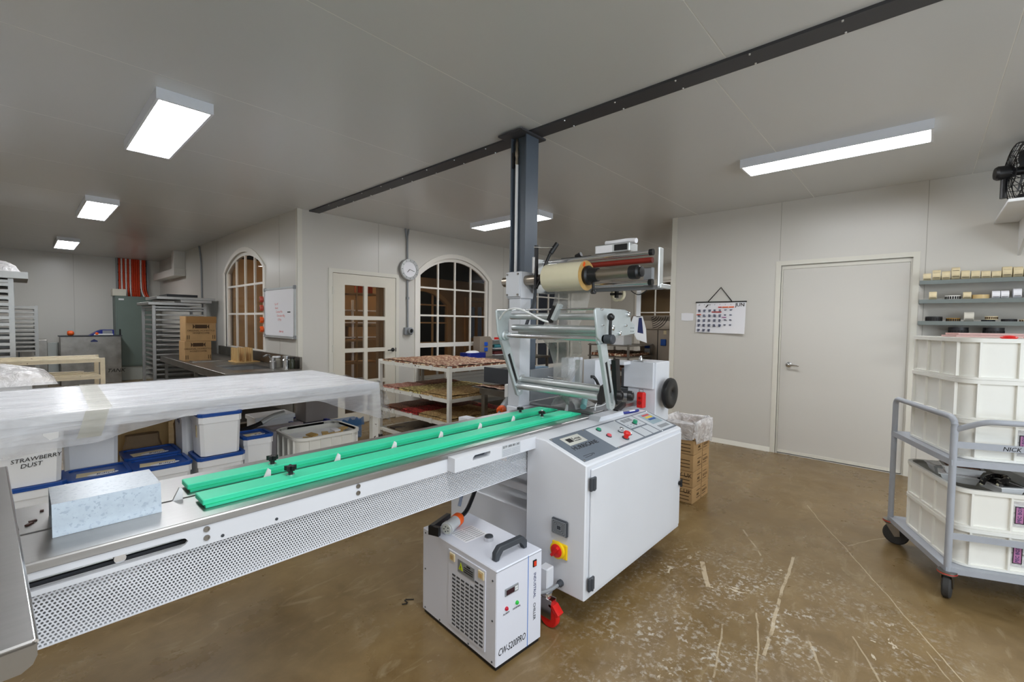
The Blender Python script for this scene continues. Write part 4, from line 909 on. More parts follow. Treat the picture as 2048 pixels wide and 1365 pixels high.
# ================================================================== PAILS UNDER THE TABLE
def pail(x0, y0, z0, w_, d_, h_, label, lid=True, cat='pail', rim=True, group='white pails under the wrapped table'):
    t = thing('plastic_pail', label, cat, (x0+w_/2, y0+d_/2, z0), group=group)
    k = 0.045; zt = z0+h_
    m_ = MB()
    def ring(z, ins, c=0.02):
        a, b, e, f = x0+ins, x0+w_-ins, y0+ins, y0+d_-ins
        return [(a+c, e, z), (b-c, e, z), (b, e+c, z), (b, f-c, z), (b-c, f, z), (a+c, f, z), (a, f-c, z), (a, e+c, z)]
    ks = w_*k
    R = [ring(z0, ks), ring(zt-0.05, ks*0.3), ring(zt-0.05, -0.002), ring(zt, -0.002)]
    V = [[m_.bm.verts.new(p) for p in r] for r in R]
    for a, b in zip(V, V[1:]):
        for i in range(8): m_.bm.faces.new((a[i], a[(i+1) % 8], b[(i+1) % 8], b[i]))
    m_.bm.faces.new(V[0][::-1]); m_.bm.faces.new(V[-1])
    part('body', m_, white_plastic, t)
    if lid:
        o = 0.006
        l_ = part('lid', MB().prism([(p[0], p[1]) for p in ring(0, -o)], 'z', zt-0.008, zt+0.006, 0.002), blue, t, 'blue snap-on lid')
        part('lid_rim', MB().holes([(p[0], p[1]) for p in ring(0, -o)], [[(p[0], p[1]) for p in ring(0, 0.012)]], 'z', zt+0.006, zt+0.014), blue, l_)
        part('lid_label', MB().obox((x0+w_*0.45, y0+d_*0.42, zt+0.0065), (w_*0.62, d_*0.34, 0.001), Matrix.Rotation(rnd.uniform(-0.15, 0.15), 3, 'Z')), paper_c, l_)
        el = [(x0+w_*0.56+w_*0.26*math.cos(2*PI*i/20), y0+d_*0.3+d_*0.10*math.sin(2*PI*i/20)) for i in range(20)]
        part('oval_mark', MB().prism(el, 'z', zt+0.0066, zt+0.0078), paper, l_)
        text('Edlyn', 0.04, (x0+w_*0.44, y0+d_*0.27, zt+0.008), (1, 0, 0), (0, 1, 0), navy, l_, shear=0.2)
    return t
ZS = 0.335
p1b = pail(-0.115, 3.43, ZS, 0.27, 0.25, 0.285, 'lower white pail with blue lid beneath the strawberry dust pail')
p1 = pail(-0.11, 3.43, 0.636, 0.26, 0.25, 0.27, 'white pail handwritten strawberry dust, standing on a blue lid', lid=False)
text('STRAWBERRY', 0.030, (-0.045, 3.432, 0.765), (1, 0, 0.06), (0, -0.03, 1), ink, p1, name='handwriting', shear=0.1); text('DUST', 0.032, (-0.012, 3.433, 0.735), (1, 0, 0.06), (0, -0.03, 1), ink, p1, name='handwriting', shear=0.15)
p3 = pail(0.165, 3.43, ZS, 0.265, 0.25, 0.275, 'closed white pail with a blue labelled lid just right of the strawberry dust pail')
p2 = pail(0.16, 3.70, ZS, 0.25, 0.25, 0.555, 'blank white pail behind the strawberry dust pail', lid=False)
p4 = pail(0.445, 3.43, ZS, 0.285, 0.25, 0.27, 'closed white pail with blue lid and square paper label, front middle')
pail(0.44, 3.71, ZS, 0.285, 0.25, 0.28, 'closed white pail with blue lid directly behind the front middle pail')
p6 = pail(0.765, 3.43, ZS, 0.27, 0.25, 0.27, 'lower white pail whose blue lid carries the handwritten sprinkles pail')
p5 = pail(0.775, 3.435, 0.622, 0.245, 0.235, 0.268, 'white pail with faint handwriting and blue lid, tallest of the pails in view')
text('Rum', 0.05, (0.835, 3.4405, 0.79), (1, 0, 0.05), (0, -0.03, 1), navy, p5, name='handwriting', shear=0.3); text('sprinkles', 0.034, (0.87, 3.443, 0.735), (1, 0, 0.05), (0, -0.03, 1), navy, p5, name='handwriting', shear=0.3)
part('end_sticker', MB().box(0.777, 0.7795, 3.52, 3.55, 0.74, 0.82), paper_c, p5)
p7 = pail(0.735, 3.71, ZS, 0.25, 0.24, 0.55, 'white pail lettered on its side, behind the handwritten sprinkles pail', lid=False)
text('rrsp', 0.05, (0.738, 3.87, 0.80), (0, -1, 0), (-0.03, 0, 1), navy, p7, name='handwriting', shear=0.2)
p8 = pail(1.055, 3.50, ZS, 0.19, 0.22, 0.345, 'narrow white pail with blue lid right of the handwritten sprinkles pail')
one('pail_tub', MB().prism([(1.42, 4.40), (1.75, 4.40), (1.75, 4.65), (1.42, 4.65)], 'z', ZS, 0.62, 0.01).prism([(1.41, 4.39), (1.76, 4.39), (1.76, 4.66), (1.41, 4.66)], 'z', 0.60, 0.64, 0.004), white_plastic, 'large plain white tub at the back of the shelf under the table', 'tub')
# brown paper bags and wood block behind the pails
pb = mat('brown_paper', (138, 114, 86), 0.75, var=0.12, vs=9, bump=0.4, bs=14)
def sack(x0, x1, y0, y1, z0, z1, label, logo=False, m_=pb, name='paper_sack', cat='sack'):
    mb = MB(); rows = []
    for k in range(9):
        t = k/8; w_ = 1-0.12*t-0.1*(t > 0.85); r = []
        for j in range(17):
            a = 2*PI*j/16; sx = math.copysign(abs(math.cos(a))**0.55, math.cos(a)); sy = math.copysign(abs(math.sin(a))**0.55, math.sin(a))*(1-0.6*t*t)
            r.append(((x0+x1)/2+(x1-x0)/2*w_*sx+rnd.uniform(-.006, .006)*(0 < j < 16), (y0+y1)/2+(y1-y0)/2*sy+rnd.uniform(-.006, .006)*(0 < j < 16), z0+(z1-z0)*t))
        r[-1] = r[0]; rows.append(r)
    mb.grid(rows); bmesh.ops.remove_doubles(mb.bm, verts=mb.bm.verts[:], dist=0.0005)
    bmesh.ops.holes_fill(mb.bm, edges=[e for e in mb.bm.edges if e.is_boundary])
    t = thing(name, label, cat, ((x0+x1)/2, (y0+y1)/2, z0)); part('bag', mb, m_, t)
    if logo: part('round_logo', MB().lathe([(0.0, 0), (0.045, 0), (0.045, 0.002), (0, 0.002)], ((x0+x1)/2, y0-0.004, z0+(z1-z0)*0.6), (0, -1, 0.1), 20), ink, t)
    return t
sack(0.46, 0.70, 3.98, 4.2, ZS, 0.70, 'brown paper sack with a round black logo behind the pails', True)
sack(0.76, 1.05, 4.0, 4.25, ZS, 0.86, 'plain taller brown paper sack behind the lettered pail')
one('timber_offcut', MB().obox((0.60, 4.3, 0.78), (0.36, 0.10, 0.10), Matrix.Rotation(0.15, 3, 'Z')).box(0.44, 0.76, 4.26, 4.36, ZS, 0.74), wood, 'pale timber block lying behind the brown sacks', 'timber')
# grey carton, dark tubs, scoop and big rounded tub at the right end of the shelf
gp = mat('grey_paper', (150, 142, 138), 0.7, var=0.08, vs=6)
ct = thing('carton', 'grey carton standing in a dark tub under the wrapped table', 'carton', (1.98, 4.42, ZS))
part('box', MB().box(1.82, 2.14, 4.30, 4.54, 0.55, 0.86, 0.004), gp, ct); part('flap', MB().box(1.81, 1.99, 4.29, 4.30, 0.80, 0.86), gp, ct)
dk = thing('dark_tub', 'dark grey tub with blue rim holding the grey carton', 'tub', (1.98, 4.42, ZS))
part('body', MB().box(1.72, 2.0, 4.20, 4.62, ZS, 0.545, 0.01), mat('slate_plastic', (96, 92, 96), 0.6, var=0.1, vs=12), dk); part('rim', MB().holes(rect(1.70, 2.02, 4.18, 4.64), [rect(1.73, 1.99, 4.21, 4.61)], 'z', 0.545, 0.566), blue_d, dk)
sp = thing('speckled_bin', 'blue and white speckled bin lined with blue plastic under the table end', 'bin', (2.15, 4.2, ZS))
part('bin', MB().box(2.03, 2.30, 4.12, 4.28, 0.36, 0.55, 0.01), speck, sp)
part('liner', MB().grid([[(2.02+0.29*j/12, 4.11, 0.56+0.02*math.sin(j*2.3)) for j in range(13)], [(2.015+0.30*j/12, 4.105, 0.49) for j in range(13)]]).grid([[(2.02, 4.11+0.18*j/8, 0.56+0.02*math.sin(j*2.3)) for j in range(9)], [(2.015, 4.105+0.18*j/8, 0.49) for j in range(9)]]), mat('blue_liner', (60, 110, 160), 0.3, alpha=0.8), sp)
gb = sack(1.30, 1.78, 4.05, 4.25, ZS, 0.60, 'rumpled grey plastic sack behind the big rounded tub', m_=mat('grey_film', (150, 140, 142), 0.45, var=0.1, vs=8, bump=0.4, bs=9), name='plastic_sack')
scp = thing('hand_scoop', 'bright metal scoop with a black ribbed handle lying behind the narrow pail', 'scoop', (1.28, 3.86, 0.66))
part('handle', MB().tube([(1.12, 3.86, 0.665), (1.22, 3.87, 0.68), (1.29, 3.88, 0.70)], 0.018, 10, 1), black, scp); part('blade', MB().tube([(1.29, 3.88, 0.70), (1.38, 3.9, 0.74), (1.48, 3.92, 0.75)], 0.022, 10, 1), alu, scp)
one('storage_box', MB().box(1.08, 1.36, 3.75, 4.0, ZS, 0.645, 0.006), mat('slate_box', (120, 116, 118), 0.6), 'grey box carrying the metal scoop under the table', 'box')
# big rounded tub with wrappers
def rounded(x0, x1, y0, y1, r, n=5):
    pts = []
    for cx_, cy_, a0 in ((x1-r, y1-r, 0), (x0+r, y1-r, PI/2), (x0+r, y0+r, PI), (x1-r, y0+r, 1.5*PI)):
        pts += [(cx_+r*math.cos(a0+PI/2*i/n), cy_+r*math.sin(a0+PI/2*i/n)) for i in range(n+1)]
    return pts
def crate(x0, x1, y0, y1, z0, z1, label, loc, rz, r=0.075, cellsx=4, cellsy=3, group=None, name='plastic_crate', cat='crate', local=True, m_=crate_m):
    t = thing(name, label, cat, loc, rz, local=local, group=group)
    body = MB(); ins = 0.016; th = 0.004
    o0 = rounded(x0+ins, x1-ins, y0+ins, y1-ins, r*0.9); o1 = rounded(x0+ins+th, x1-ins-th, y0+ins+th, y1-ins-th, r*0.88)
    for lp, rev in ((o0, False), (o1, True)):
        V = [[body.bm.verts.new((p[0], p[1], z)) for p in lp] for z in (z0+0.006, z1-0.002)]
        for i in range(len(lp)): body.bm.faces.new((V[0][i], V[0][(i+1) % len(lp)], V[1][(i+1) % len(lp)], V[1][i]))
    body.prism(o0, 'z', z0+0.003, z0+0.009)
    part('body', body, m_, t)
    part('top_rim', MB().holes(rounded(x0, x1, y0, y1, r), [o1], 'z', z1-0.022, z1), m_, t)
    part('bottom_rim', MB().holes(rounded(x0+0.004, x1-0.004, y0+0.004, y1-0.004, r), [o1], 'z', z0, z0+0.014), m_, t)
    for i in range(cellsx+1):
        x = x0+r*0.9+(x1-x0-1.8*r)*i/cellsx
        for y in (y0+0.003, y1-0.018): part('rib', MB().box(x-0.005, x+0.005, y, y+0.015, z0+0.012, z1-0.02), m_, t)
    for i in range(cellsy+1):
        y = y0+r*0.9+(y1-y0-1.8*r)*i/cellsy
        for x in (x0+0.003, x1-0.018): part('rib', MB().box(x, x+0.015, y-0.005, y+0.005, z0+0.012, z1-0.02), m_, t)
    return t
bt = crate(1.43, 1.985, 3.53, 4.05, ZS, 0.60, 'large rounded white tub holding gold wrappers under the table end', (1.7, 3.8, ZS), 0, r=0.11, local=False, name='rounded_tub', cat='tub')
part('contents_base', MB().box(1.47, 1.95, 3.58, 4.0, 0.36, 0.545), white_plastic, bt)
gold = mat('gold_wrapper', (204, 170, 104), 0.35, 0.3, var=0.2, vs=20)
for i in range(12):
    x, y = 1.55+0.032*i+rnd.uniform(-.02, .02), 3.64+rnd.uniform(0, .09)
    one('wrapper', MB().obox((x, y, 0.56+0.012*(i % 3)), (0.10, 0.05, 0.012), Matrix.Rotation(rnd.uniform(0, 3), 3, 'Z') @ Matrix.Rotation(rnd.uniform(-.4, .4), 3, 'X')), gold if i % 4 else paper, 'loose gold wrapper in the large rounded tub' if i % 4 else 'loose white wrapper in the large rounded tub', 'wrapper', 'gold wrappers in the rounded tub' if i % 4 else 'white wrappers in the rounded tub')
# ================================================================== TRAY RACK WITH CONFECTIONERY
RX0, RX1, RY0, RY1 = 3.14, 4.22, 3.78, 5.16
tr = thing('tray_trolley', 'chipped white tray trolley loaded with slabs of nut brittle', 'rack', (3.68, 4.47, 0))
for x in (RX0, RX1):
    for y in (RY0, RY1): part('leg', MB().box(x-0.02, x+0.02, y-0.02, y+0.02, 0.06, 1.04), chip, tr)
TZ = (1.0, 0.66, 0.40, 0.14)
for z in TZ:
    for y in (RY0, RY1): part('tier_rail', MB().box(RX0, RX1, y-0.016, y+0.016, z-0.018, z+0.018), chip, tr)
    for x in (RX0, RX1): part('tier_rail', MB().box(x-0.016, x+0.016, RY0, RY1, z-0.018, z+0.018), chip, tr)
    for k in range(3):
        x = RX0+(RX1-RX0)*(k+1)/4; part('tier_bar', MB().box(x-0.012, x+0.012, RY0, RY1, z-0.016, z+0.012), chip, tr)
for x in (RX0, RX1):
    for y in (RY0, RY1): part('caster', MB().lathe([(0.012, -0.015), (0.035, -0.015), (0.035, 0.015), (0.012, 0.015)], (x, y, 0.035), (1, 0, 0), 14).box(x-0.02, x+0.02, y-0.012, y+0.012, 0.04, 0.07), rubber, tr)
for z in TZ[:3]:
    for k in range(3): part('tray_stop', MB().box(RX0-0.024, RX0-0.012, RY0+0.28+0.38*k, RY0+0.33+0.38*k, z-0.02, z+0.035), chip, tr)
def slab(x0, x1, y0, y1, z0, h_, m_, label, name='brittle_slab'):
    n = 9; top = [[(x0+(x1-x0)*i/n, y0+(y1-y0)*j/n, z0+h_*(1 if 0 < i < n and 0 < j < n else 0.8)+rnd.uniform(-.006, .006)) for i in range(n+1)] for j in range(n+1)]
    mb = MB().grid(top).box(x0, x1, y0, y1, z0, z0+h_*0.55)
    return one(name, mb, m_, label, 'slab', 'slabs on the tray trolley')
z = TZ[0]+0.018
slab(RX0+0.02, 3.66, RY0+0.02, 4.44, z, 0.035, nougat, 'nut-topped brown slab at the near corner of the top tier')
slab(3.68, RX1-0.02, RY0+0.02, 4.44, z, 0.035, nougat, 'nut-topped slab beside the machine end of the top tier')
slab(RX0+0.02, 3.66, 4.46, RY1-0.02, z, 0.035, nougat, 'nut-topped slab at the glazed door corner of the top tier')
slab(3.68, RX1-0.02, 4.46, RY1-0.02, z, 0.035, nougat, 'nut-topped slab at the window corner of the top tier')
z = TZ[1]+0.018
slab(RX0+0.02, RX1-0.3, RY0+0.02, 4.32, z, 0.045, nut_pale, 'wide pale tan slab at the front of the middle tier')
slab(RX0+0.02, RX1-0.02, 4.34, 4.78, z, 0.03, popcorn, 'pale yellow crumbly slab across the middle tier')
slab(RX0+0.02, 3.62, 4.80, RY1-0.02, z, 0.03, pinkslab, 'pinkish slab at the back of the middle tier')
slab(3.64, RX1-0.02, 4.80, RY1-0.02, z, 0.03, choc, 'dark brown slab at the back of the middle tier')
slab(RX1-0.28, RX1-0.02, RY0+0.02, 4.32, z, 0.03, popcorn, 'small yellow crumb slab at the machine end of the middle tier')
z = TZ[2]+0.018
slab(RX0+0.02, RX1-0.25, RY0+0.02, 4.36, z, 0.045, nut_pale, 'pale tan slab at the front of the lower tier')
slab(RX0+0.02, 3.72, 4.38, 4.74, z, 0.03, berry, 'bright red berry slab on the lower tier')
slab(3.74, RX1-0.02, 4.38, 4.74, z, 0.03, choc, 'dark reddish slab beside the berry slab on the lower tier')
slab(RX0+0.02, RX1-0.02, 4.76, RY1-0.02, z, 0.03, choc, 'long dark brown slab at the back of the lower tier')
slab(RX1-0.23, RX1-0.02, RY0+0.02, 4.36, z, 0.03, berry, 'narrow red slab at the machine end of the lower tier')
one('baking_tray', MB().box(RX0+0.03, RX1-0.03, RY0+0.3, RY1-0.1, TZ[3]+0.018, TZ[3]+0.04, 0.004), mat('scorched_tray', (120, 104, 80), 0.5, 0.5, spot=(40, 26, 18), spots=(0.58, 5)), 'scorched flat tray on the lowest tier of the tray trolley', 'tray')

# ================================================================== BENCH AND TOOLS BEHIND THE MACHINE
wb = thing('steel_worktable', 'stainless worktable under the arched window behind the tray trolley', 'table', (5.3, 5.7, 0))
part('table_top', MB().box(4.42, 6.9, 5.30, 6.10, 0.875, 0.91, 0.003), steel_d, wb)
part('shelf', MB().box(4.45, 6.85, 5.34, 6.06, 0.3, 0.32), steel_d, wb)
for x in (4.46, 6.85):
    for y in (5.34, 6.06): part('leg', MB().box(x-0.02, x+0.02, y-0.02, y+0.02, 0, 0.875), steel_d, wb)
tub = thing('blue_tub', 'deep blue tub with white powder on the worktable under the window', 'tub', (5.32, 5.8, 0.91))
part('tub', MB().prism(rounded(5.12, 5.55, 5.66, 5.92, 0.05), 'z', 0.911, 1.0, 0.006), blue_d, tub); part('powder', MB().ball((5.32, 5.79, 1.0), 0.12, 12, (1.2, 0.7, 0.3)), paper, tub)
ob = thing('socket_block', 'beige pillar with two blue power sockets beside the arched window', 'socket', (5.72, 5.92, 0.91))
part('pillar', MB().prism([(5.58, 0.911), (5.90, 0.911), (5.90, 1.2), (5.84, 1.27), (5.58, 1.27)], 'y', 5.88, 6.05), oven_m, ob)
for z in (1.10, 1.0+0.0): part('blue_socket', MB().box(5.69, 5.77, 5.86, 5.885, z-0.03+0.03, z+0.04+0.03, 0.008), mat('socket_blue', (30, 90, 200), 0.4), ob)
rk3 = thing('tool_shelf', 'small white wall shelf stacked with power tools beside the socket pillar', 'shelf', (6.3, 6.0, 0.95))
for z in (1.21, 1.05, 0.93): part('board', MB().box(5.95, 6.75, 5.86, 6.15, z-0.012, z), white_plastic, rk3)
part('side', MB().box(6.74, 6.76, 5.86, 6.15, 0.92, 1.3), white_plastic, rk3)
tl = thing('power_drill', 'teal and black power drill lying on the middle board of the tool shelf', 'drill', (6.15, 5.95, 1.05))
part('body', MB().cyl((6.0, 5.95, 1.085), (6.3, 5.95, 1.085), 0.034, 14).cyl((6.27, 5.95, 1.085), (6.33, 5.92, 1.065), 0.03, 12), mat('teal_tool', (40, 120, 130), 0.45), tl); part('chuck', MB().cyl((6.0, 5.95, 1.085), (5.93, 5.95, 1.085), 0.022, 12, 0.012), black, tl)
one('tool_bit_set', MB().obox((6.1, 5.95, 1.23), (0.14, 0.05, 0.04), Matrix.Rotation(0.2, 3, 'Z')), red, 'small red tool on the top board of the tool shelf', 'tool')
one('tool_case', MB().box(5.98, 6.5, 5.9, 6.1, 0.931, 0.99, 0.006), mat('maroon_case', (90, 34, 34), 0.5), 'dark red tool case on the lowest board of the tool shelf', 'case')
# cutting machine on a steel stand between rack and wrapper
cm = thing('cutting_machine', 'low steel slicing machine with slate blue guard, between tray trolley and film post', 'machine', (4.1, 3.25, 0))
part('frame', MB().box(3.42, 4.6, 3.0, 3.6, 0.74, 0.80), steel_d, cm)
for x in (3.46, 4.55):
    for y in (3.04, 3.56): part('leg', MB().box(x-0.025, x+0.025, y-0.025, y+0.025, 0, 0.74), steel_d, cm)
part('feed_tray', MB().prism([(3.25, 0.835), (3.95, 0.80), (3.95, 0.81), (3.25, 0.845)], 'y', 3.05, 3.55), steel_d, cm)
part('end_plate', MB().box(3.50, 3.52, 3.22, 3.62, 0.86, 1.03, 0.004), dgrey, cm)
part('blue_guard', MB().prism([(3.55, 0.925), (4.2, 0.925), (4.2, 1.02), (3.85, 1.02), (3.83, 0.985), (3.70, 0.985), (3.69, 0.965), (3.55, 0.965)], 'y', 3.25, 3.35), mat('slate_blue', (104, 128, 148), 0.45), cm)
part('belt', MB().box(3.52, 4.3, 3.22, 3.6, 0.885, 0.915, 0.003), mgrey, cm); part('red_stop', MB().box(3.495, 3.53, 3.19, 3.225, 0.86, 0.895), red, cm)
part('nut_crumbs', MB().grid([[(3.27+0.7*i/10, 3.06+0.48*j/6, 0.848-0.05*i/10+rnd.uniform(0, .018)) for i in range(11)] for j in range(7)]), nougat, cm, kind='stuff')
part('drive_motor', MB().cyl((3.62, 3.1, 0.62), (3.62, 3.35, 0.62), 0.09, 18), black, cm)
ps = thing('isolator_switch', 'white isolator box with a dark blue rotary face and orange plug below it', 'switch', (3.0, 2.62, 0.5))
part('box', MB().box(2.905, 3.05, 2.64, 2.74, 0.86, 0.98, 0.005), white_plastic, ps); part('dial', MB().lathe([(0.045, 0), (0.045, 0.012), (0.0, 0.012)], (2.968, 2.64, 0.92), (-0.2, -1, 0), 18), blue_d, ps)
part('bracket', MB().box(2.96, 3.0, 2.70, 2.74, 0.0, 0.87), dgrey, ps)
part('orange_plug', MB().lathe([(0.03, 0), (0.038, 0.01), (0.038, 0.05), (0.028, 0.07)], (2.74, 2.60, 0.80), (-0.7, -0.3, -0.15), 16), orange, ps); part('grey_body', MB().cyl((2.74, 2.60, 0.80), (2.92, 2.70, 0.84), 0.035, 14), mgrey, ps)
part('grey_cable', MB().tube([(2.69, 2.58, 0.79), (2.62, 2.55, 0.76), (2.58, 2.5, 0.70), (2.57, 2.48, 0.60)], 0.012, 8, 2), mgrey, ps)
cx_ = thing('carton', 'open brown carton printed with black letters under the slicing machine', 'carton', (4.06, 3.34, 0))
bx_ = part('box', MB().box(3.62, 4.5, 3.18, 3.5, 0.10, 0.52, 0.004), card, cx_); text('JUNFE', 0.10, (3.68, 3.178, 0.38), (1, 0, 0), (0, 0, 1), card_ink, cx_)
part('pallet', MB().box(3.6, 4.52, 3.16, 3.52, 0, 0.10), wood, cx_)
one('note_card', MB().box(6.30, 6.62, 6.142, 6.15, 1.36, 1.62), paper, 'blank white notice on the back wall beside the film post', 'notice')

# ---- cooking corner seen right of the machine
ap = thing('hood_appliance', 'tall beige steel appliance with slotted hood by the wall corner', 'appliance', (8.4, 3.8, 0))
part('body', MB().box(8.05, 8.8, 3.45, 4.02, 0, 1.44, 0.006), oven_m, ap)
part('hood', MB().prism([(8.0, 1.44), (8.85, 1.44), (8.85, 1.70), (8.10, 1.70), (8.0, 1.60)], 'y', 3.42, 4.22, 0.006), oven_m, ap)
sl = MB()
for k in range(7):
    pts = []
    for j in range(9):
        a = math.radians(10+8.5*j); R_ = 0.10+0.042*k
        yy = 3.80-R_*math.sin(a)*1.0; zz = 1.74-R_*math.cos(a)*0.9
        if zz < 1.685 and zz > 1.455 and yy > 3.44: pts.append((7.997, yy, zz))
    if len(pts) > 1: part('hood_slot', MB().tube(pts, 0.006, 5), ink, ap)
part('door_gap', MB().box(8.044, 8.052, 3.66, 3.672, 0.05, 1.43), ink, ap)
part('blue_latch', MB().box(8.02, 8.05, 3.50, 3.60, 1.14, 1.26, 0.006), mat('latch_blue', (30, 80, 160), 0.4), ap)
part('yellow_note', MB().box(8.045, 8.05, 3.50, 3.555, 1.35, 1.42), paper_c, ap)
part('sticker', MB().box(8.04, 8.05, 3.82, 3.92, 1.08, 1.15), mat('sticker_blue', (40, 90, 190), 0.4), ap); part('sticker', MB().box(8.04, 8.05, 3.82, 3.92, 0.98, 1.07), paper, ap)
sb2 = thing('steel_shelving', 'stainless shelf unit stacked with brittle trays beyond the wrapping machine', 'shelving', (7.6, 4.2, 0))
for z in (1.16, 0.96, 0.72, 0.45): part('shelf', MB().box(7.05, 8.0, 3.72, 4.55, z-0.02, z), steel_d, sb2)
for x in (7.08, 7.97):
    for y in (3.75, 4.52): part('post', MB().box(x-0.015, x+0.015, y-0.015, y+0.015, 0, 1.17), steel_d, sb2)
for i, (z, m_) in enumerate(((0.96, nougat), (0.72, choc), (0.45, nougat))):
    one('brittle_tray', MB().box(7.1, 7.95, 3.78, 4.5, z+0.001, z+0.05, 0.004).grid([[(7.1+0.85*a/8, 3.78+0.72*b/8, z+0.055+rnd.uniform(0, .02)) for a in range(9)] for b in range(9)]), m_, 'tray of brittle on the %s shelf of the steel unit beyond the machine' % ['second', 'third', 'lowest'][i], 'tray', 'brittle trays on the steel unit')
cb_ = thing('white_caddy', 'white box with a tilted lid on the top shelf of the steel unit', 'box', (7.3, 4.0, 1.16))
part('box', MB().box(7.15, 7.45, 3.88, 4.12, 1.161, 1.32, 0.004), white_plastic, cb_); part('lid', MB().box(7.14, 7.46, 3.87, 4.13, 1.32, 1.335), white_plastic, cb_)
one('wood_block', MB().box(7.2, 7.5, 4.18, 4.42, 1.161, 1.32, 0.004), wood, 'pale wooden box beside the white box on the steel unit', 'box')
one('black_crate', MB().box(6.3, 6.75, 3.15, 3.45, 0.55, 0.85, 0.01), dgrey, 'dark lettered crate stacked on another beyond the jaw housing', 'crate')
one('black_crate', MB().box(6.28, 6.77, 3.13, 3.47, 0.0, 0.545, 0.01), dgrey, 'taller dark crate at the bottom of the pair beyond the jaw housing', 'crate')
# ================================================================== LEFT BACKGROUND
# ---- tall tray rack at the left edge
def tray_rack(name, label, x0, x1, y0, y1, zs, top, legm=alu_tray, cat='rack'):
    t = thing(name, label, cat, ((x0+x1)/2, (y0+y1)/2, 0))
    for x in (x0, x1):
        for y in (y0, y1): part('upright', MB().box(x-0.022, x+0.022, y-0.022, y+0.022, 0.08, top), legm, t)
    for x in (x0, x1):
        for y in (y0, y1): part('caster', MB().lathe([(0.01, -0.015), (0.04, -0.015), (0.04, 0.015), (0.01, 0.015)], (x, y, 0.04), (1, 0, 0), 12), rubber, t)
    for z in (top-0.03, 0.12):
        for y in (y0, y1): part('cross_rail', MB().box(x0, x1, y-0.012, y+0.012, z-0.015, z+0.015), legm, t)
        for x in (x0, x1): part('cross_rail', MB().box(x-0.012, x+0.012, y0, y1, z-0.015, z+0.015), legm, t)
    r0 = None
    for x in (x0+0.02, x1-0.02):
        for z in zs:
            if r0 is None: r0 = part('tray_runner', MB().box(x-0.012, x+0.012, y0, y1, z-0.008, z-0.004), legm, t); a0 = (x, z)
            else: inst(r0, t, (x-a0[0], 0, z-a0[1]))
    return t
def trays(x0, x1, y0, y1, zs, label, group, h_=0.026, m_=alu_tray):
    t0 = None
    for i, z in enumerate(zs):
        lab = ('%s '+label) % ORD[i]
        if t0 is None: t0 = one('baking_tray', MB().box(x0, x1, y0, y1, zs[0]-0.004, zs[0]).holes(rect(x0, x1, y0, y1), [rect(x0+0.006, x1-0.006, y0+0.006, y1-0.006)], 'z', zs[0], zs[0]+h_), m_, lab, 'tray', group); b_ = t0.location.copy()
        else: dup(t0, b_+Vector((0, 0, z-zs[0])), lab)
ra = tray_rack('tray_rack', 'tall aluminium tray rack bagged on top at the left edge of the view', -0.62, -0.055, 7.9, 8.75, [1.88-0.077*i for i in range(16)], 1.965)
trays(-0.60, -0.075, 7.86, 8.78, [1.88-0.077*i for i in range(16)], 'tray from the top in the tall rack at the left edge', 'trays in the left rack', 0.03)
one('lid_tray', MB().box(-0.66, 0.085, 7.80, 8.80, 1.968, 1.974).holes(rect(-0.66, 0.085, 7.80, 8.80), [rect(-0.65, 0.075, 7.81, 8.79)], 'z', 1.974, 2.045), alu_tray, 'deep tray laid across the top of the tall left rack', 'tray')
def bagmesh(x0, x1, y0, y1, z0, z1, seed):
    r_ = random.Random(seed); mb = MB(); rows = []
    for j in range(13):
        row = []
        for i in range(17):
            u, v = i/16*2-1, j/12*2-1
            e = max(0, 1-abs(u)**3.2)*max(0, 1-abs(v)**3.2)
            row.append((x0+(x1-x0)*i/16+r_.uniform(-.012, .012)*e, y0+(y1-y0)*j/12+r_.uniform(-.012, .012)*e, z0+(z1-z0)*e**0.5+r_.uniform(-.02, .02)*e))
        rows.append(row)
    return mb.grid(rows)
one('plastic_bag', bagmesh(-0.66, 0.03, 7.83, 8.77, 2.045, 2.20, 1), bag, 'clear plastic bag heaped on top of the tall left rack', 'bag')
rb = tray_rack('tray_rack', 'shorter tray rack half hidden behind the tall left rack', -0.45, 0.21, 11.6, 12.5, [1.66-0.062*i for i in range(14)], 1.72)
trays(-0.43, 0.19, 11.56, 12.52, [1.66-0.075*i for i in range(11)], 'tray from the top in the shorter rack behind the tall left rack', 'trays in the shorter rack', 0.028, steel_d)
sc2 = thing('steel_cabinet', 'narrow stainless cabinet below the shorter tray rack', 'cabinet', (0.1, 13.5, 0))
part('body', MB().box(-0.3, 0.385, 13.3, 13.9, 0, 1.05, 0.005), steel_d, sc2); part('door_edge', MB().box(-0.02, 0.0, 13.29, 13.30, 0.05, 1.0), dgrey, sc2); part('door', MB().box(0.02, 0.2, 13.285, 13.30, 0.04, 1.03, 0.003), steel_d, sc2)
sc3 = thing('steel_cabinet', 'wide stainless cabinet with a dark blue logo in front of the far wall', 'cabinet', (1.1, 14.4, 0))
part('body', MB().box(0.60, 1.62, 13.95, 14.31, 0, 1.09, 0.006), steel_d, sc3); part('top', MB().box(0.58, 1.64, 13.93, 14.315, 1.09, 1.11), dgrey, sc3)
part('logo', MB().prism([(1.09, 0.965), (1.21, 0.965), (1.21, 0.99), (1.15, 1.03), (1.09, 0.99)], 'y', 13.945, 13.95), navy, sc3)
text('TANK', 0.12, (1.35, 13.945, 0.25), (1, 0, 0), (0, 0, 1), ink, sc3, name='handwriting', shear=0.3)
one('pale_panel', MB().box(0.42, 0.60, 14.4, 14.46, 0, 0.95, 0.004), mat('pale_grey_board', (188, 192, 188), 0.5), 'pale grey board standing between the two stainless cabinets', 'panel')
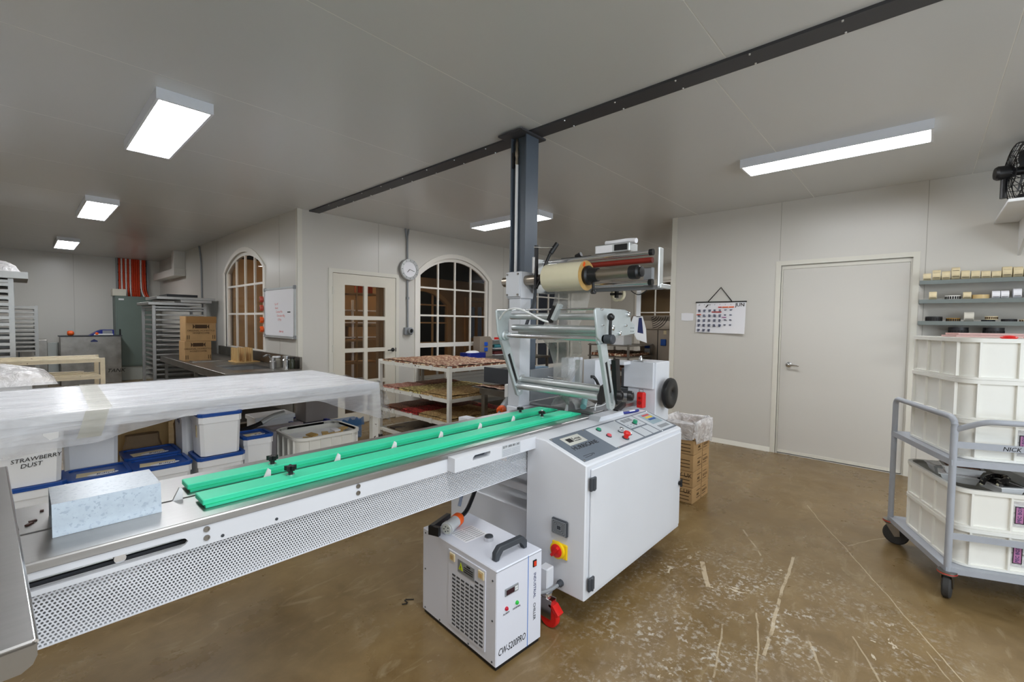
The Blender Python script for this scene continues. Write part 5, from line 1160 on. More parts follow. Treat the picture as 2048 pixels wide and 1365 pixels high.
wd = thing('welder', 'dark blue machine with a grey screen on the wide stainless cabinet', 'machine', (1.3, 14.4, 1.11))
part('body', MB().prism([(1.08, 1.111), (1.50, 1.111), (1.50, 1.24), (1.28, 1.24), (1.2, 1.2)], 'y', 14.0, 14.3), blue_d, wd); part('screen', MB().box(1.30, 1.47, 13.993, 14.0, 1.13, 1.225), mgrey, wd)
part('cable_coil', MB().tube([(1.15, 13.97, 1.129), (1.25, 13.96, 1.13), (1.35, 13.97, 1.129), (1.48, 13.97, 1.13)], 0.018, 8, 1), white_plastic, wd); part('plug', MB().ball((1.2, 13.97, 1.15), 0.035, 10), orange, wd)
one('orange_plug', MB().lathe([(0.04, 0), (0.055, 0.02), (0.055, 0.08), (0.03, 0.11)], (0.72, 14.05, 1.165), (1, 0, 0), 14), orange, 'orange plug lying on the corner of the wide stainless cabinet', 'plug')
ec = thing('electrical_cabinet', 'tall grey-green electrical cabinet under the orange cables', 'cabinet', (1.92, 14.55, 0))
part('body', MB().box(1.57, 2.28, 14.35, 14.79, 0.33, 2.05, 0.005), cab_green, ec); part('door', MB().box(1.60, 2.25, 14.335, 14.35, 0.36, 2.02, 0.003), cab_green, ec)
part('handle', MB().box(1.63, 1.66, 14.32, 14.335, 1.08, 1.25, 0.004), black, ec); part('plate', MB().box(1.63, 1.73, 14.33, 14.335, 1.95, 1.99), paper, ec); part('plinth', MB().box(1.57, 2.28, 14.38, 14.79, 0, 0.33), mat('plinth_grey', (178, 182, 176), 0.5), ec)
jb = thing('junction_box', 'small off-white box on top of the electrical cabinet', 'box', (1.65, 14.5, 2.05)); part('box', MB().box(1.53, 1.78, 14.4, 14.7, 2.051, 2.22, 0.004), cream, jb); part('lid', MB().box(1.53, 1.78, 14.39, 14.4, 2.06, 2.21), cream, jb)
ctr = thing('cable_tray', 'grey ladder tray behind the orange cables on the far wall', 'cable tray', (1.95, 14.75, 2.05))
for x in (1.655, 2.245): part('side_rail', MB().box(x-0.015, x+0.015, 14.7, 14.79, 2.05, 3.0), mgrey, ctr)
for z in (2.25, 2.45, 2.65, 2.85): part('rung', MB().box(1.655, 2.245, 14.76, 14.78, z-0.012, z+0.012), dgrey, ctr)
cab_o = mat('orange_cable', (206, 62, 20), 0.5); k_ = 0
for i in range(13):
    x = 1.70+0.041*i; wh = i in (1, 3, 5, 10)
    sx = 0.05 if i > 9 else 0.0
    one('power_cable', MB().tube([(x, 14.70, 2.99), (x, 14.70, 2.3), (x+sx*0.4, 14.66, 2.15), (x+sx, 14.62, 2.055)], 0.021 if not wh else 0.017, 8, 1), white_plastic if wh else cab_o, '%s cable counted from the junction box side of the bundle on the far wall' % (['white', 'orange'][not wh]+' '+ORD[i].replace('topmost', 'first')), 'cable', 'cables above the electrical cabinet')
du = thing('wall_duct', 'boxy white wall duct near the ceiling above the back tray rack', 'duct', (2.4, 13.1, 2.45))
part('box', MB().box(2.30, 2.51, 12.1, 14.3, 2.46, 2.62, 0.004).box(2.30, 2.51, 12.1, 12.3, 2.62, 3.0, 0.004), white_wall, du)
pd = thing('conduit_pipe', 'thin grey conduit running down the side wall above the back tray rack', 'pipe', (2.49, 10.7, 1.5)); part('pipe', MB().cyl((2.493, 10.7, 1.2), (2.493, 10.75, 2.6), 0.014, 8), mgrey, pd); part('bend', MB().tube([(2.493, 10.75, 2.6), (2.493, 10.8, 2.8), (2.493, 10.9, 3.0)], 0.014, 8, 1), mgrey, pd)

# ---- old timber-coloured trolley
ow = thing('slatted_trolley', 'worn cream trolley with slatted shelves in front of the stainless cabinets', 'trolley', (0.2, 7.0, 0))
for x, y in ((0.62, 6.75), (0.62, 7.35), (-0.6, 6.75), (-0.6, 7.35)): part('leg', MB().box(x-0.02, x+0.02, y-0.02, y+0.02, 0.0, 1.075), chip_o, ow)
for z in (1.06, 0.875, 0.68):
    for y in (6.75, 7.35): part('shelf_rail', MB().box(-0.6, 0.62, y-0.015, y+0.015, z-0.03, z-0.005), chip_o, ow)
    for k in range(7):
        y = 6.76+0.095*k; part('slat', MB().box(-0.58, 0.60-0.02*k*(z < 1), y-0.03, y+0.03, z-0.005, z+0.014+0.006*(k % 2)), chip_o, ow)
one('plastic_bag', bagmesh(-0.75, 0.20, 5.05, 5.75, 0.995, 1.13, 5), bag, 'bulging clear plastic bag resting on a board at the left edge behind the wrapped table', 'bag')
one('white_board', MB().box(-0.8, 0.06, 5.1, 5.7, 0.96, 0.99, 0.003).box(-0.78, -0.72, 5.12, 5.68, 0, 0.96).box(0.0, 0.05, 5.12, 5.18, 0, 0.96), white_plastic, 'white stand under the bulging plastic bag', 'stand')

# ---- sink bench along the side wall
sk = thing('sink_bench', 'long stainless bench with an inset sink along the side wall', 'bench', (2.05, 7.7, 0))
part('bench_top', MB().holes(rect(1.62, 2.5, 6.02, 9.6), [rect(1.80, 2.28, 6.35, 7.15)], 'z', 0.855, 0.885), steel_d, sk)
part('front_fold', MB().box(1.615, 1.625, 6.02, 9.6, 0.79, 0.884, 0.003).box(1.62, 2.5, 6.015, 6.025, 0.79, 0.884), steel_d, sk)
part('sink_bowl', MB().box(1.80, 2.28, 6.35, 7.15, 0.66, 0.67).box(1.79, 1.80, 6.35, 7.15, 0.66, 0.86).box(2.28, 2.29, 6.35, 7.15, 0.66, 0.86).box(1.80, 2.28, 6.34, 6.35, 0.66, 0.86).box(1.80, 2.28, 7.15, 7.16, 0.66, 0.86), steel, sk)
part('splashback', MB().box(2.475, 2.505, 6.02, 9.6, 0.885, 1.04, 0.004), steel_d, sk)
for y in (6.1, 7.6, 9.5):
    for x in (1.68, 2.44): part('leg', MB().box(x-0.02, x+0.02, y-0.02, y+0.02, 0, 0.855), steel_d, sk)
part('shelf', MB().box(1.66, 2.46, 6.1, 9.5, 0.25, 0.27), steel_d, sk)
tp = thing('sink_tap', 'short chrome tap by the sink bowl', 'tap', (2.33, 6.62, 0.885)); part('spout', MB().tube([(2.33, 6.62, 0.886), (2.33, 6.62, 1.02), (2.28, 6.60, 1.05), (2.22, 6.58, 1.02)], 0.014, 8, 2), chrome, tp); part('tap_base', MB().cyl((2.33, 6.62, 0.885), (2.33, 6.62, 0.90), 0.028, 14), chrome, tp)
stk = thing('stick_bundle', 'bundle of pale wooden sticks on a wooden base on the sink bench', 'sticks', (2.28, 7.55, 0.885))
part('base', MB().box(2.12, 2.44, 7.36, 7.74, 0.886, 0.90), wood, stk)
s1_ = None
for i in range(7):
    for j in range(3):
        if s1_ is None: s1_ = part('stick', MB().box(2.15, 2.17, 7.39, 7.42, 0.90, 1.10), wood, stk)
        else: inst(s1_, stk, (0.09*j+0.004*(i % 2), 0.048*i, 0))
def jar(x, y, r, h_, label, m_, cap):
    t = thing('jar', label, 'jar', (x, y, 0.886), group='jars by the sink'); part('body', MB().lathe([(r, 0), (r, h_*0.75), (r*0.8, h_*0.85), (r*0.8, h_)], (x, y, 0.886), (0, 0, 1), 16), m_, t); part('cap', MB().lathe([(r*0.85, h_), (r*0.85, h_+0.02), (0, h_+0.022)], (x, y, 0.886), (0, 0, 1), 16), cap, t)
jar(2.33, 6.42, 0.06, 0.13, 'white-capped glass jar with pale sweets by the sink', mat('jar_glass', (190, 184, 170), 0.15, alpha=0.7), white_plastic)
jar(2.40, 6.26, 0.055, 0.14, 'shiny metal canister nearest the wall corner by the sink', chrome, chrome)
jar(2.24, 6.30, 0.04, 0.12, 'slim metal canister in front of the glass jar by the sink', steel, steel)
jar(2.42, 6.13, 0.035, 0.13, 'small dark green bottle at the end of the sink bench', mat('dark_green_glass', (54, 58, 44), 0.2), black)
# cartons on the bench
def carton(x0, x1, y0, y1, z0, z1, label, flap=False):
    t = thing('carton', label, 'carton', ((x0+x1)/2, (y0+y1)/2, z0), group='honeycomb cartons on the sink bench')
    part('box', MB().box(x0, x1, y0, y1, z0, z1, 0.003), card, t)
    if flap: part('flap', MB().box(x0+0.01, x1+0.005, y0-0.008, y0-0.003, z1-0.10, z1-0.002), mat('cardboard_dark', (150, 112, 66), 0.8), t); z1 -= 0.10
    c_ = (x0+x1)/2; w_ = x1-x0; y = y0-0.002; zt = z1-0.02
    part('candy_mark', MB().prism([(c_-w_*0.2, zt-0.06), (c_+w_*0.2, zt-0.06), (c_+w_*0.2, zt-0.005), (c_-w_*0.2, zt-0.005)], 'y', y-0.001, y+0.001).prism([(c_-w_*0.27, zt-0.07), (c_-w_*0.2, zt-0.0325), (c_-w_*0.27, zt+0.005)], 'y', y-0.001, y+0.001).prism([(c_+w_*0.2, zt-0.0325), (c_+w_*0.27, zt-0.07), (c_+w_*0.27, zt+0.005)], 'y', y-0.001, y+0.001), card_ink, t)
    text('ORIGINAL HOMESTYLE', 0.034, (c_, y-0.001, zt-0.105), (1, 0, 0), (0, 0, 1), card_ink, t, align='CENTER'); text('HONEYCOMB', 0.034, (c_, y-0.001, zt-0.142), (1, 0, 0), (0, 0, 1), card_ink, t, align='CENTER')
    for s_ in (-1, 1):
        for k in (-0.012, 0.012): part('up_arrow', MB().box(c_+s_*w_*0.42+k-0.004, c_+s_*w_*0.42+k+0.004, y-0.001, y+0.001, z0+0.03, z0+0.09), card_ink, t)
    return t
carton(1.655, 1.995, 8.1, 8.45, 0.886, 1.185, 'lower honeycomb carton standing on the sink bench')
carton(1.67, 2.06, 8.1, 8.45, 1.187, 1.56, 'upper honeycomb carton with an open flap, on top of another', True)
one('carton_sheet', MB().box(1.70, 2.3, 7.85, 8.05, 0.886, 0.90), steel_d, 'flat steel lid lying before the honeycomb cartons', 'lid')
# back tray rack between cabinet and bench
rc = tray_rack('tray_rack', 'aluminium tray rack with stacked lids on top beside the honeycomb cartons', 1.545, 2.28, 9.65, 10.6, [1.66-0.085*i for i in range(15)], 1.745)
trays(1.57, 2.255, 9.62, 10.6, [1.66-0.085*i for i in range(15)], 'tray from the top in the rack beside the honeycomb cartons', 'trays in the back rack', 0.022)
one('lid_tray', MB().box(1.46, 2.2, 9.55, 10.62, 1.75, 1.80, 0.004), alu_tray, 'lowest lid tray stacked on the back tray rack', 'tray', 'lid trays on the back rack')
one('lid_tray', MB().box(1.90, 2.36, 9.52, 10.0, 1.802, 1.85, 0.004), alu_tray, 'small lid tray in the middle of the stack on the back rack', 'tray', 'lid trays on the back rack')
one('lid_tray', MB().box(1.58, 2.44, 9.6, 10.6, 1.852, 1.90, 0.004), alu_tray, 'wide lid tray at the top of the stack on the back rack', 'tray', 'lid trays on the back rack')
one('black_tray', MB().box(1.75, 2.2, 9.75, 10.4, 1.902, 1.95, 0.004), black, 'black plastic tray crowning the stack on the back rack', 'tray')

# ---- on the walls: whiteboard, clips, clock, socket
wbd = thing('whiteboard', 'small whiteboard in a metal frame beside the left arched window', 'whiteboard', (2.49, 6.74, 1.28))
part('board', MB().box(2.488, 2.50, 6.22, 7.28, 1.29, 1.965), paper, wbd)
part('frame', MB().holes(rect(6.20, 7.30, 1.275, 1.98), [rect(6.225, 7.275, 1.30, 1.955)], 'x', 2.48, 2.505), alu, wbd)
for y in (6.215, 7.285):
    for z in (1.29, 1.965): part('corner_cap', MB().box(2.476, 2.506, y-0.022, y+0.022, z-0.025, z+0.025, 0.004), mgrey, wbd)
part('pen_tray', MB().box(2.455, 2.49, 6.22, 7.26, 1.268, 1.28), alu, wbd); part('pen_mark', MB().box(2.486, 2.489, 6.35, 6.45, 1.625, 1.64), ink, wbd)
for i, s_ in enumerate(('1 jar 47', 'boxes', 'Caramel Mix', 'Chocolate 40kg', '12 May')): text(s_, 0.045, (2.4875, 6.92-0.03*i, 1.735-0.055*i), (0, -1, 0), (0, 0, 1), mat('faded_red_ink', (222, 150, 150), 0.7), wbd, name='handwriting', shear=0.2)
text('clean up', 0.045, (2.4875, 6.75, 1.35), (0, -1, 0), (0, 0, 1), ink_red, wbd, name='handwriting', shear=0.2)
for i, z in enumerate((1.83, 1.70, 1.52, 1.38)):
    t = thing('spray_clip', '%s of four orange caps clipped beside the whiteboard' % ['topmost', 'second from top', 'third from top', 'lowest'][i], 'clip', (2.48, 7.37, z-0.04), group='orange caps by the whiteboard')
    part('cap', MB().lathe([(0.02, 0), (0.045, 0.01), (0.045, 0.05), (0.03, 0.055)], (2.50, 7.37, z), (-1, 0.2, 0), 12), mat('cap_red', (196, 84, 64), 0.45) if i < 2 else orange, t); part('core', MB().cyl((2.45, 7.375, z), (2.443, 7.376, z), 0.024, 10), dgrey, t)
ck = thing('wall_clock', 'round pale wall clock hung between the glazed door and the arched window', 'clock', (4.226, 6.1, 2.18))
part('rim', MB().lathe([(0.165, 0), (0.172, 0.02), (0.165, 0.045), (0.125, 0.045), (0.12, 0.03)], (4.226, 6.125, 2.355), (0, -1, 0), 40), mat('clock_rim', (186, 188, 188), 0.35, 0.4), ck)
part('face', MB().lathe([(0, 0), (0.125, 0), (0.125, 0.032), (0, 0.032)], (4.226, 6.125, 2.355), (0, -1, 0), 40), paper, ck)
part('back_box', MB().cyl((4.226, 6.15, 2.355), (4.226, 6.12, 2.355), 0.12, 24), dgrey, ck)
part('hour_hand', MB().obox((4.205, 6.09, 2.333), (0.008, 0.002, 0.065), Matrix.Rotation(math.radians(42), 3, 'Y')), ink, ck); part('minute_hand', MB().obox((4.272, 6.09, 2.342), (0.006, 0.002, 0.10), Matrix.Rotation(math.radians(106), 3, 'Y')), ink, ck)
for i in range(12): a = PI*i/6; part('hour_mark', MB().obox((4.226+0.145*math.sin(a), 6.0785, 2.355+0.145*math.cos(a)), (0.006, 0.002, 0.022), Matrix.Rotation(a, 3, 'Y')), dgrey, ck)
so = thing('wall_socket', 'grey round power outlet at the foot of the conduit below the clock', 'socket', (4.22, 6.1, 1.3))
part('base', MB().box(4.15, 4.29, 6.10, 6.152, 1.31, 1.43, 0.006), mgrey, so); part('outlet', MB().lathe([(0.05, 0), (0.05, 0.04), (0.035, 0.045), (0.035, 0.02), (0, 0.02)], (4.235, 6.10, 1.375), (0.15, -1, 0), 18), mgrey, so); part('outlet_face', MB().cyl((4.24, 6.075, 1.375), (4.241, 6.07, 1.375), 0.033, 14), black, so)
cdt = thing('conduit_pipe', 'grey conduit running from the ceiling past the clock to the outlet', 'pipe', (4.2, 6.13, 1.43)); part('pipe', MB().cyl((4.22, 6.13, 1.43), (4.205, 6.13, 2.85), 0.015, 10), mgrey, cdt); part('branch', MB().tube([(4.205, 6.13, 2.55), (4.20, 6.125, 2.85), (4.23, 6.125, 3.0)], 0.013, 8, 1).cyl((4.205, 6.13, 2.8), (4.17, 6.13, 3.0), 0.013, 8), mgrey, cdt); part('clip', MB().box(4.195, 4.24, 6.12, 6.15, 1.88, 1.92), mgrey, cdt)
cd2 = thing('conduit_pipe', 'grey conduit on the back wall close beside the steel column', 'pipe', (6.42, 6.13, 1.6)); part('pipe', MB().cyl((6.62, 6.135, 1.3), (6.62, 6.135, 2.45), 0.013, 8), mgrey, cd2); part('bend', MB().tube([(6.62, 6.135, 2.45), (6.66, 6.135, 2.62), (6.72, 6.135, 2.72), (6.73, 6.135, 3.0)], 0.013, 8, 1), mgrey, cd2)
# ================================================================== RIGHT SIDE
# ---- calendar and note
cl = thing('wall_calendar', 'June wall calendar hung by a black cord on the right wall', 'calendar', (6.13, 1.96, 1.43))
part('sheet', MB().grid([[(6.132-0.012*(k/4)**2, 2.262, 1.83-0.395*k/4), (6.132-0.012*(k/4)**2, 1.95, 1.828-0.40*k/4), (6.128-0.03*(k/4)**2, 1.652, 1.825-0.40*k/4)] for k in range(5)]), paper, cl)
part('hanger_bar', MB().box(6.122, 6.136, 1.645, 2.27, 1.826, 1.84), ink, cl)
part('cord', MB().tube([(6.13, 2.11, 1.84), (6.13, 1.955, 2.02), (6.13, 1.82, 1.84)], 0.006, 6), ink, cl)
Y_, Z_ = (0, -1, 0), (0, 0, 1)
text('JUN', 0.062, (6.126, 1.775, 1.772), Y_, Z_, ink, cl, bold=0.0006)
text('20\n25', 0.022, (6.126, 1.685, 1.80), Y_, Z_, mgrey, cl)
for c_, s_ in enumerate('MTWTFSS'): text(s_, 0.02, (6.127, 2.23-0.066*c_, 1.79), Y_, Z_, ink, cl)
rk_ = random.Random(5)
for r in range(5):
    for c_ in range(7):
        if r == 4 and c_ > 2: continue
        if c_ > 4 and r > 2 and r != 3: continue
        y, z = 2.235-0.066*c_, 1.735-0.064*r
        for k in range(2 if c_ > 4 else 4):
            part('entry', MB().box(6.118-0.004*r, 6.1285-0.001*r, y-rk_.uniform(0.02, 0.032), y, z-0.009*k-0.004, z-0.009*k), navy, cl)
for y0, y1, z, m_ in ((1.98, 1.94, 1.767, ink_red), (1.93, 1.86, 1.767, orange), (1.85, 1.79, 1.767, orange), (2.06, 1.94, 1.705, ink_red), (1.93, 1.88, 1.635, pink), (2.25, 2.20, 1.67, orange)):
    part('highlight', MB().box(6.118, 6.1285, y1, y0, z-0.008, z+0.004), m_, cl)
part('pen', MB().cyl((6.118, 2.135, 1.765), (6.118, 2.105, 1.80), 0.006, 6), ink, cl)
one('paper_note', MB().grid([[(6.137, 2.465, 1.69), (6.136, 2.38, 1.692), (6.137, 2.30, 1.685)], [(6.136, 2.463, 1.59), (6.133, 2.38, 1.585), (6.136, 2.302, 1.59)]]), paper, 'small blank paper note stuck left of the calendar', 'note')

# ---- stack of cartons with a lined one on top
def print_box(z0, z1, label, dx=0.0, open_=False):
    t = thing('carton', label, 'carton', (4.0, 1.55, z0), group='cartons stacked behind the machine')
    x0, x1, y0, y1 = 3.832+dx, 4.205+dx, 1.40, 1.70
    if open_: part('box', MB().holes(rect(x0, x1, y0, y1), [rect(x0+0.006, x1-0.006, y0+0.006, y1-0.006)], 'z', z0, z1).box(x0, x1, y0, y1, z0, z0+0.006), card, t); return t
    part('box', MB().box(x0, x1, y0, y1, z0, z1, 0.004), card, t); zc = (z0+z1)/2
    for k, s_ in enumerate(('ABC', 'GLUCO')):
        xx = x0+0.09+0.13*k
        text(s_, 0.032, (xx, y0-0.001, zc-0.015), (1, 0, 0), (0, 0, 1), card_ink, t)
        part('print_line', MB().box(xx, xx+0.085, y0-0.0015, y0+0.0, zc+0.028, zc+0.032).box(xx, xx+0.085, y0-0.0015, y0+0.0, zc-0.034, zc-0.030), card_ink, t)
    part('seam', MB().box(x0+0.195, x0+0.20, y0-0.0012, y0, z0, z1), card_ink, t)
    for k in range(3): part('print_line', MB().box(x0-0.0012, x0, 1.43, 1.62, zc-0.04+0.03*k, zc-0.034+0.03*k), card_ink, t)
    return t
zb = (0.0, 0.138, 0.276, 0.42, 0.548)
labs = ('bottom carton of the stack behind the machine', 'second carton from the floor in the stack behind the machine', 'third carton from the floor in the stack behind the machine', 'fourth carton from the floor, just below the lined carton')
for i in range(4):
    t = print_box(zb[i], zb[i+1]-0.002, labs[i], 0.006*(i % 2))
    text(('SUNNY UK', 'SUNNY UK', '2 JAMS', 'LEMU')[i], 0.05, (3.831+0.006*(i % 2), 1.66, (zb[i]+zb[i+1])/2+0.015), (0, -1, 0), (0, 0, 1), card_ink, t)
print_box(0.548, 0.675, 'open carton on top of the stack, draped with a bin liner', 0, True)
ln = MB(); rows = []
for k, (ins, z) in enumerate(((0.05, 0.56), (0.03, 0.62), (0.012, 0.69), (-0.004, 0.705), (-0.02, 0.69), (-0.024, 0.64), (-0.02, 0.58), (-0.016, 0.53))):
    r = rounded(3.832+ins, 4.205-ins, 1.40+ins, 1.70-ins, 0.03, 4); n = len(r)
    q = []
    for i in range(n*2):
        a = Vector(r[(i//2) % n]); b = Vector(r[(i//2+1) % n]); p = a if i % 2 == 0 else (a+b)/2
        q.append((p.x+rnd.uniform(-.006, .006), p.y+rnd.uniform(-.006, .006), z+rnd.uniform(-.012, .012)+(0.04*math.sin(i*0.35) if k > 5 else 0)))
    q.append(q[0]); rows.append(q)
one('bin_liner', ln.grid(rows), bag, 'crumpled clear bin liner folded over the top carton', 'liner')

# ---- crates on the grey trolley
TO, TA = Vector((3.50, -0.146, 0)), math.radians(22.5)
tv = thing('hand_trolley', 'grey painted two-deck trolley carrying white crates at the right edge', 'trolley', TO, TA, local=True)
# own frame: x runs away from the camera side, y towards the wall side is negative
U, V = 0.715, 1.05
r_ = 0.0165
def tubep(name, pts, sm=2, m_=trolley_m, r=r_): return part(name, MB().tube(pts, r, 12, sm), m_, tv)
for v in (0.0, -V):
    part('end_hoop', MB().tube([(0, v, 0.165), (0, v, 0.97), (0.0, v, 1.005), (0.03, v, 1.03), (0.07, v, 1.03), (U-0.07, v, 1.03), (U-0.03, v, 1.03), (U, v, 1.005), (U, v, 0.97), (U, v, 0.165)], r_, 12, 1), trolley_m, tv)
part('push_handle', MB().tube([(0.0, -0.005, 0.965), (-0.02, -0.03, 0.985), (-0.075, -0.09, 1.03), (-0.09, -0.15, 1.035), (-0.09, -0.5, 1.035), (-0.09, -V+0.15, 1.035), (-0.075, -V+0.09, 1.03), (0, -V, 0.965)], 0.015, 12, 2), trolley_m, tv)
for z in (0.18, 0.79):
    part('deck', MB().box(-0.012, U+0.012, -V-0.012, 0.012, z, z+0.006).box(-0.014, -0.006, -V-0.012, 0.012, z-0.025, z+0.008).box(U+0.006, U+0.014, -V-0.012, 0.012, z-0.025, z+0.008).box(-0.012, U+0.012, 0.006, 0.014, z-0.025, z+0.008).box(-0.012, U+0.012, -V-0.014, -V-0.006, z-0.025, z+0.008), trolley_m, tv)
for z in (0.37, 0.885): part('side_bar', MB().box(-0.014, -0.009, -V, 0.0, z-0.018, z+0.018), trolley_m, tv)
text('NICK', 0.032, (-0.0145, -0.20, 0.872), (0, -1, 0), (0, 0, 1), ink, tv, name='handwriting', shear=0.2)
def tcaster(x, y, ang):
    R3 = Matrix.Translation((x, y, 0)) @ Matrix.Rotation(ang, 4, 'Z')
    f_ = part('caster_fork', MB().lathe([(0.042, 0.165), (0.042, 0.15), (0.034, 0.143)], (0, 0, 0), (0, 0, 1), 20).prism([(0.03, 0.15), (-0.05, 0.15), (-0.06, 0.065), (-0.03, 0.055)], 'y', -0.026, -0.021).prism([(0.03, 0.15), (-0.05, 0.15), (-0.06, 0.065), (-0.03, 0.055)], 'y', 0.021, 0.026).rot(R3), steel_d, tv)
    part('wheel', MB().lathe([(0.012, -0.02), (0.03, -0.018), (0.066, -0.019), (0.074, -0.012), (0.074, 0.012), (0.066, 0.019), (0.03, 0.02), (0.012, 0.02)], (-0.035, 0, 0.074), (0, 1, 0), 28).rot(R3), rubber, f_)
    part('red_ring', MB().lathe([(0.0425, 0.158), (0.044, 0.156), (0.0425, 0.154)], (0, 0, 0), (0, 0, 1), 20, False).rot(R3), red, f_)
tcaster(0, 0, math.radians(150)); tcaster(U, 0, math.radians(60)); tcaster(0, -V, math.radians(120)); tcaster(U, -V, math.radians(100))
gd = Matrix.Rotation(TA, 3, 'Z')
def tcrate(zb_, zt_, label, tagt=True, du=0.0):
    c = crate(0.03+du, 0.66+du, -0.86, -0.035, 0, zt_-zb_, label, TO+Vector((0, 0, zb_)), TA, r=0.085, cellsx=3, cellsy=4, group='white crates on the trolley')
    if tagt:
        hh = zt_-zb_
        part('pouch', MB().box(0.0405+du, 0.0445+du, -0.445, -0.29, 0.04, hh-0.04), bag, c, 'clear document pouch')
        part('pink_ticket', MB().box(0.039+du, 0.0405+du, -0.332, -0.298, 0.06, hh-0.07), pink, c)
        part('ticket_border', MB().holes(rect(-0.335, -0.295, 0.057, hh-0.067), [rect(-0.331, -0.299, 0.061, hh-0.071)], 'x', 0.0385+du, 0.039+du), ink, c)
        text('PEC BOX', 0.022, (0.0383+du, -0.322, 0.064), (0, 0, 1), (0, 1, 0), navy, c)
        part('arrow_mark', MB().box(0.0395+du, 0.0405+du, -0.424, -0.421, 0.05, 0.10).box(0.0395+du, 0.0405+du, -0.428, -0.417, 0.045, 0.055), ink, c)
    return c
tcrate(0.188, 0.408, 'lowest white crate on the bottom deck of the trolley')
tcrate(0.409, 0.628, 'open white crate with foil trays, second on the bottom deck')
tcrate(0.798, 1.02, 'white crate resting on the upper trolley deck behind the side bar')
tcrate(1.021, 1.245, 'middle white crate of the three on the upper deck', False, 0.004)
tcrate(1.246, 1.475, 'topmost white crate on the trolley, level with the shelves', False)
def tp_(u, v, z): return TO+gd @ Vector((u, v, 0))+Vector((0, 0, z))
def foil(u, v, z, label, ang=0.0, lid=black):
    R3 = gd @ Matrix.Rotation(ang, 3, 'Z'); p = tp_(u, v, z)
    t = thing('food_tray', label, 'food tray', p, group='takeaway trays in the open crate')
    mb = MB(); V0 = [mb.bm.verts.new(p+R3 @ Vector((sx*0.07, sy*0.045, 0))) for sx, sy in ((-1, -1), (1, -1), (1, 1), (-1, 1))]; V1 = [mb.bm.verts.new(p+R3 @ Vector((sx*0.085, sy*0.06, 0.042))) for sx, sy in ((-1, -1), (1, -1), (1, 1), (-1, 1))]
    mb.bm.faces.new(V0[::-1]); mb.bm.faces.new(V1)
    for i in range(4): mb.bm.faces.new((V0[i], V0[(i+1) % 4], V1[(i+1) % 4], V1[i]))
    part('tray', mb, white_plastic, t); part('rim', MB().obox(p+Vector((0, 0, 0.043)), (0.185, 0.135, 0.005), R3), white_plastic, t)
    part('contents', MB().obox(p+Vector((0, 0, 0.047)), (0.15, 0.10, 0.004), R3), choc if lid is None else lid, t)
foil(0.18, -0.30, 0.60, 'white food tray at the front of the open crate', 0.2); foil(0.30, -0.17, 0.60, 'white food tray stacked in the near corner of the open crate', 1.2, mat('cling_film', (200, 196, 196), 0.2))
foil(0.30, -0.18, 0.65, 'upper food tray with dark contents in the near corner of the open crate', 1.3, None); foil(0.50, -0.20, 0.60, 'white food tray at the far corner of the open crate', 1.5, mat('cling_film', (200, 196, 196), 0.2))
one('printed_ribbon', MB().tube([tp_(0.14, -0.20, 0.645), tp_(0.2, -0.24, 0.66), tp_(0.28, -0.33, 0.665), tp_(0.2, -0.36, 0.67), tp_(0.12, -0.25, 0.66), tp_(0.10, -0.27, 0.645)], 0.014, 6, 2), mat('ribbon_black', (30, 28, 28), 0.4, spot=(200, 195, 170), spots=(0.6, 60)), 'black and cream printed ribbon tangled over the food trays', 'ribbon')
one('steel_pan', MB().obox(tp_(0.33, -0.62, 0.625), (0.5, 0.36, 0.05), gd @ Matrix.Rotation(0.12, 3, 'X')), alu, 'grey metal sheet leaning in the open crate', 'sheet')
one('label_pack', MB().obox(tp_(0.33, -0.28, 1.483), (0.16, 0.36, 0.012), gd).obox(tp_(0.33, -0.28, 1.496), (0.14, 0.33, 0.012), gd), mat('pale_pack', (206, 170, 164), 0.4, var=0.2, vs=40, stretch=(1, 1, 30)), 'bagged stack of pink and white labels on the topmost crate', 'label pack')
for i, v in enumerate((-0.26, -0.36)): one('red_ribbon', MB().ball(tp_(0.10, v, 1.482), 0.03, 12, (0.8, 1.2, 0.4)), red, ['left', 'right'][i]+'-hand red ribbon bow on the rim of the topmost crate', 'ribbon', 'red bows')

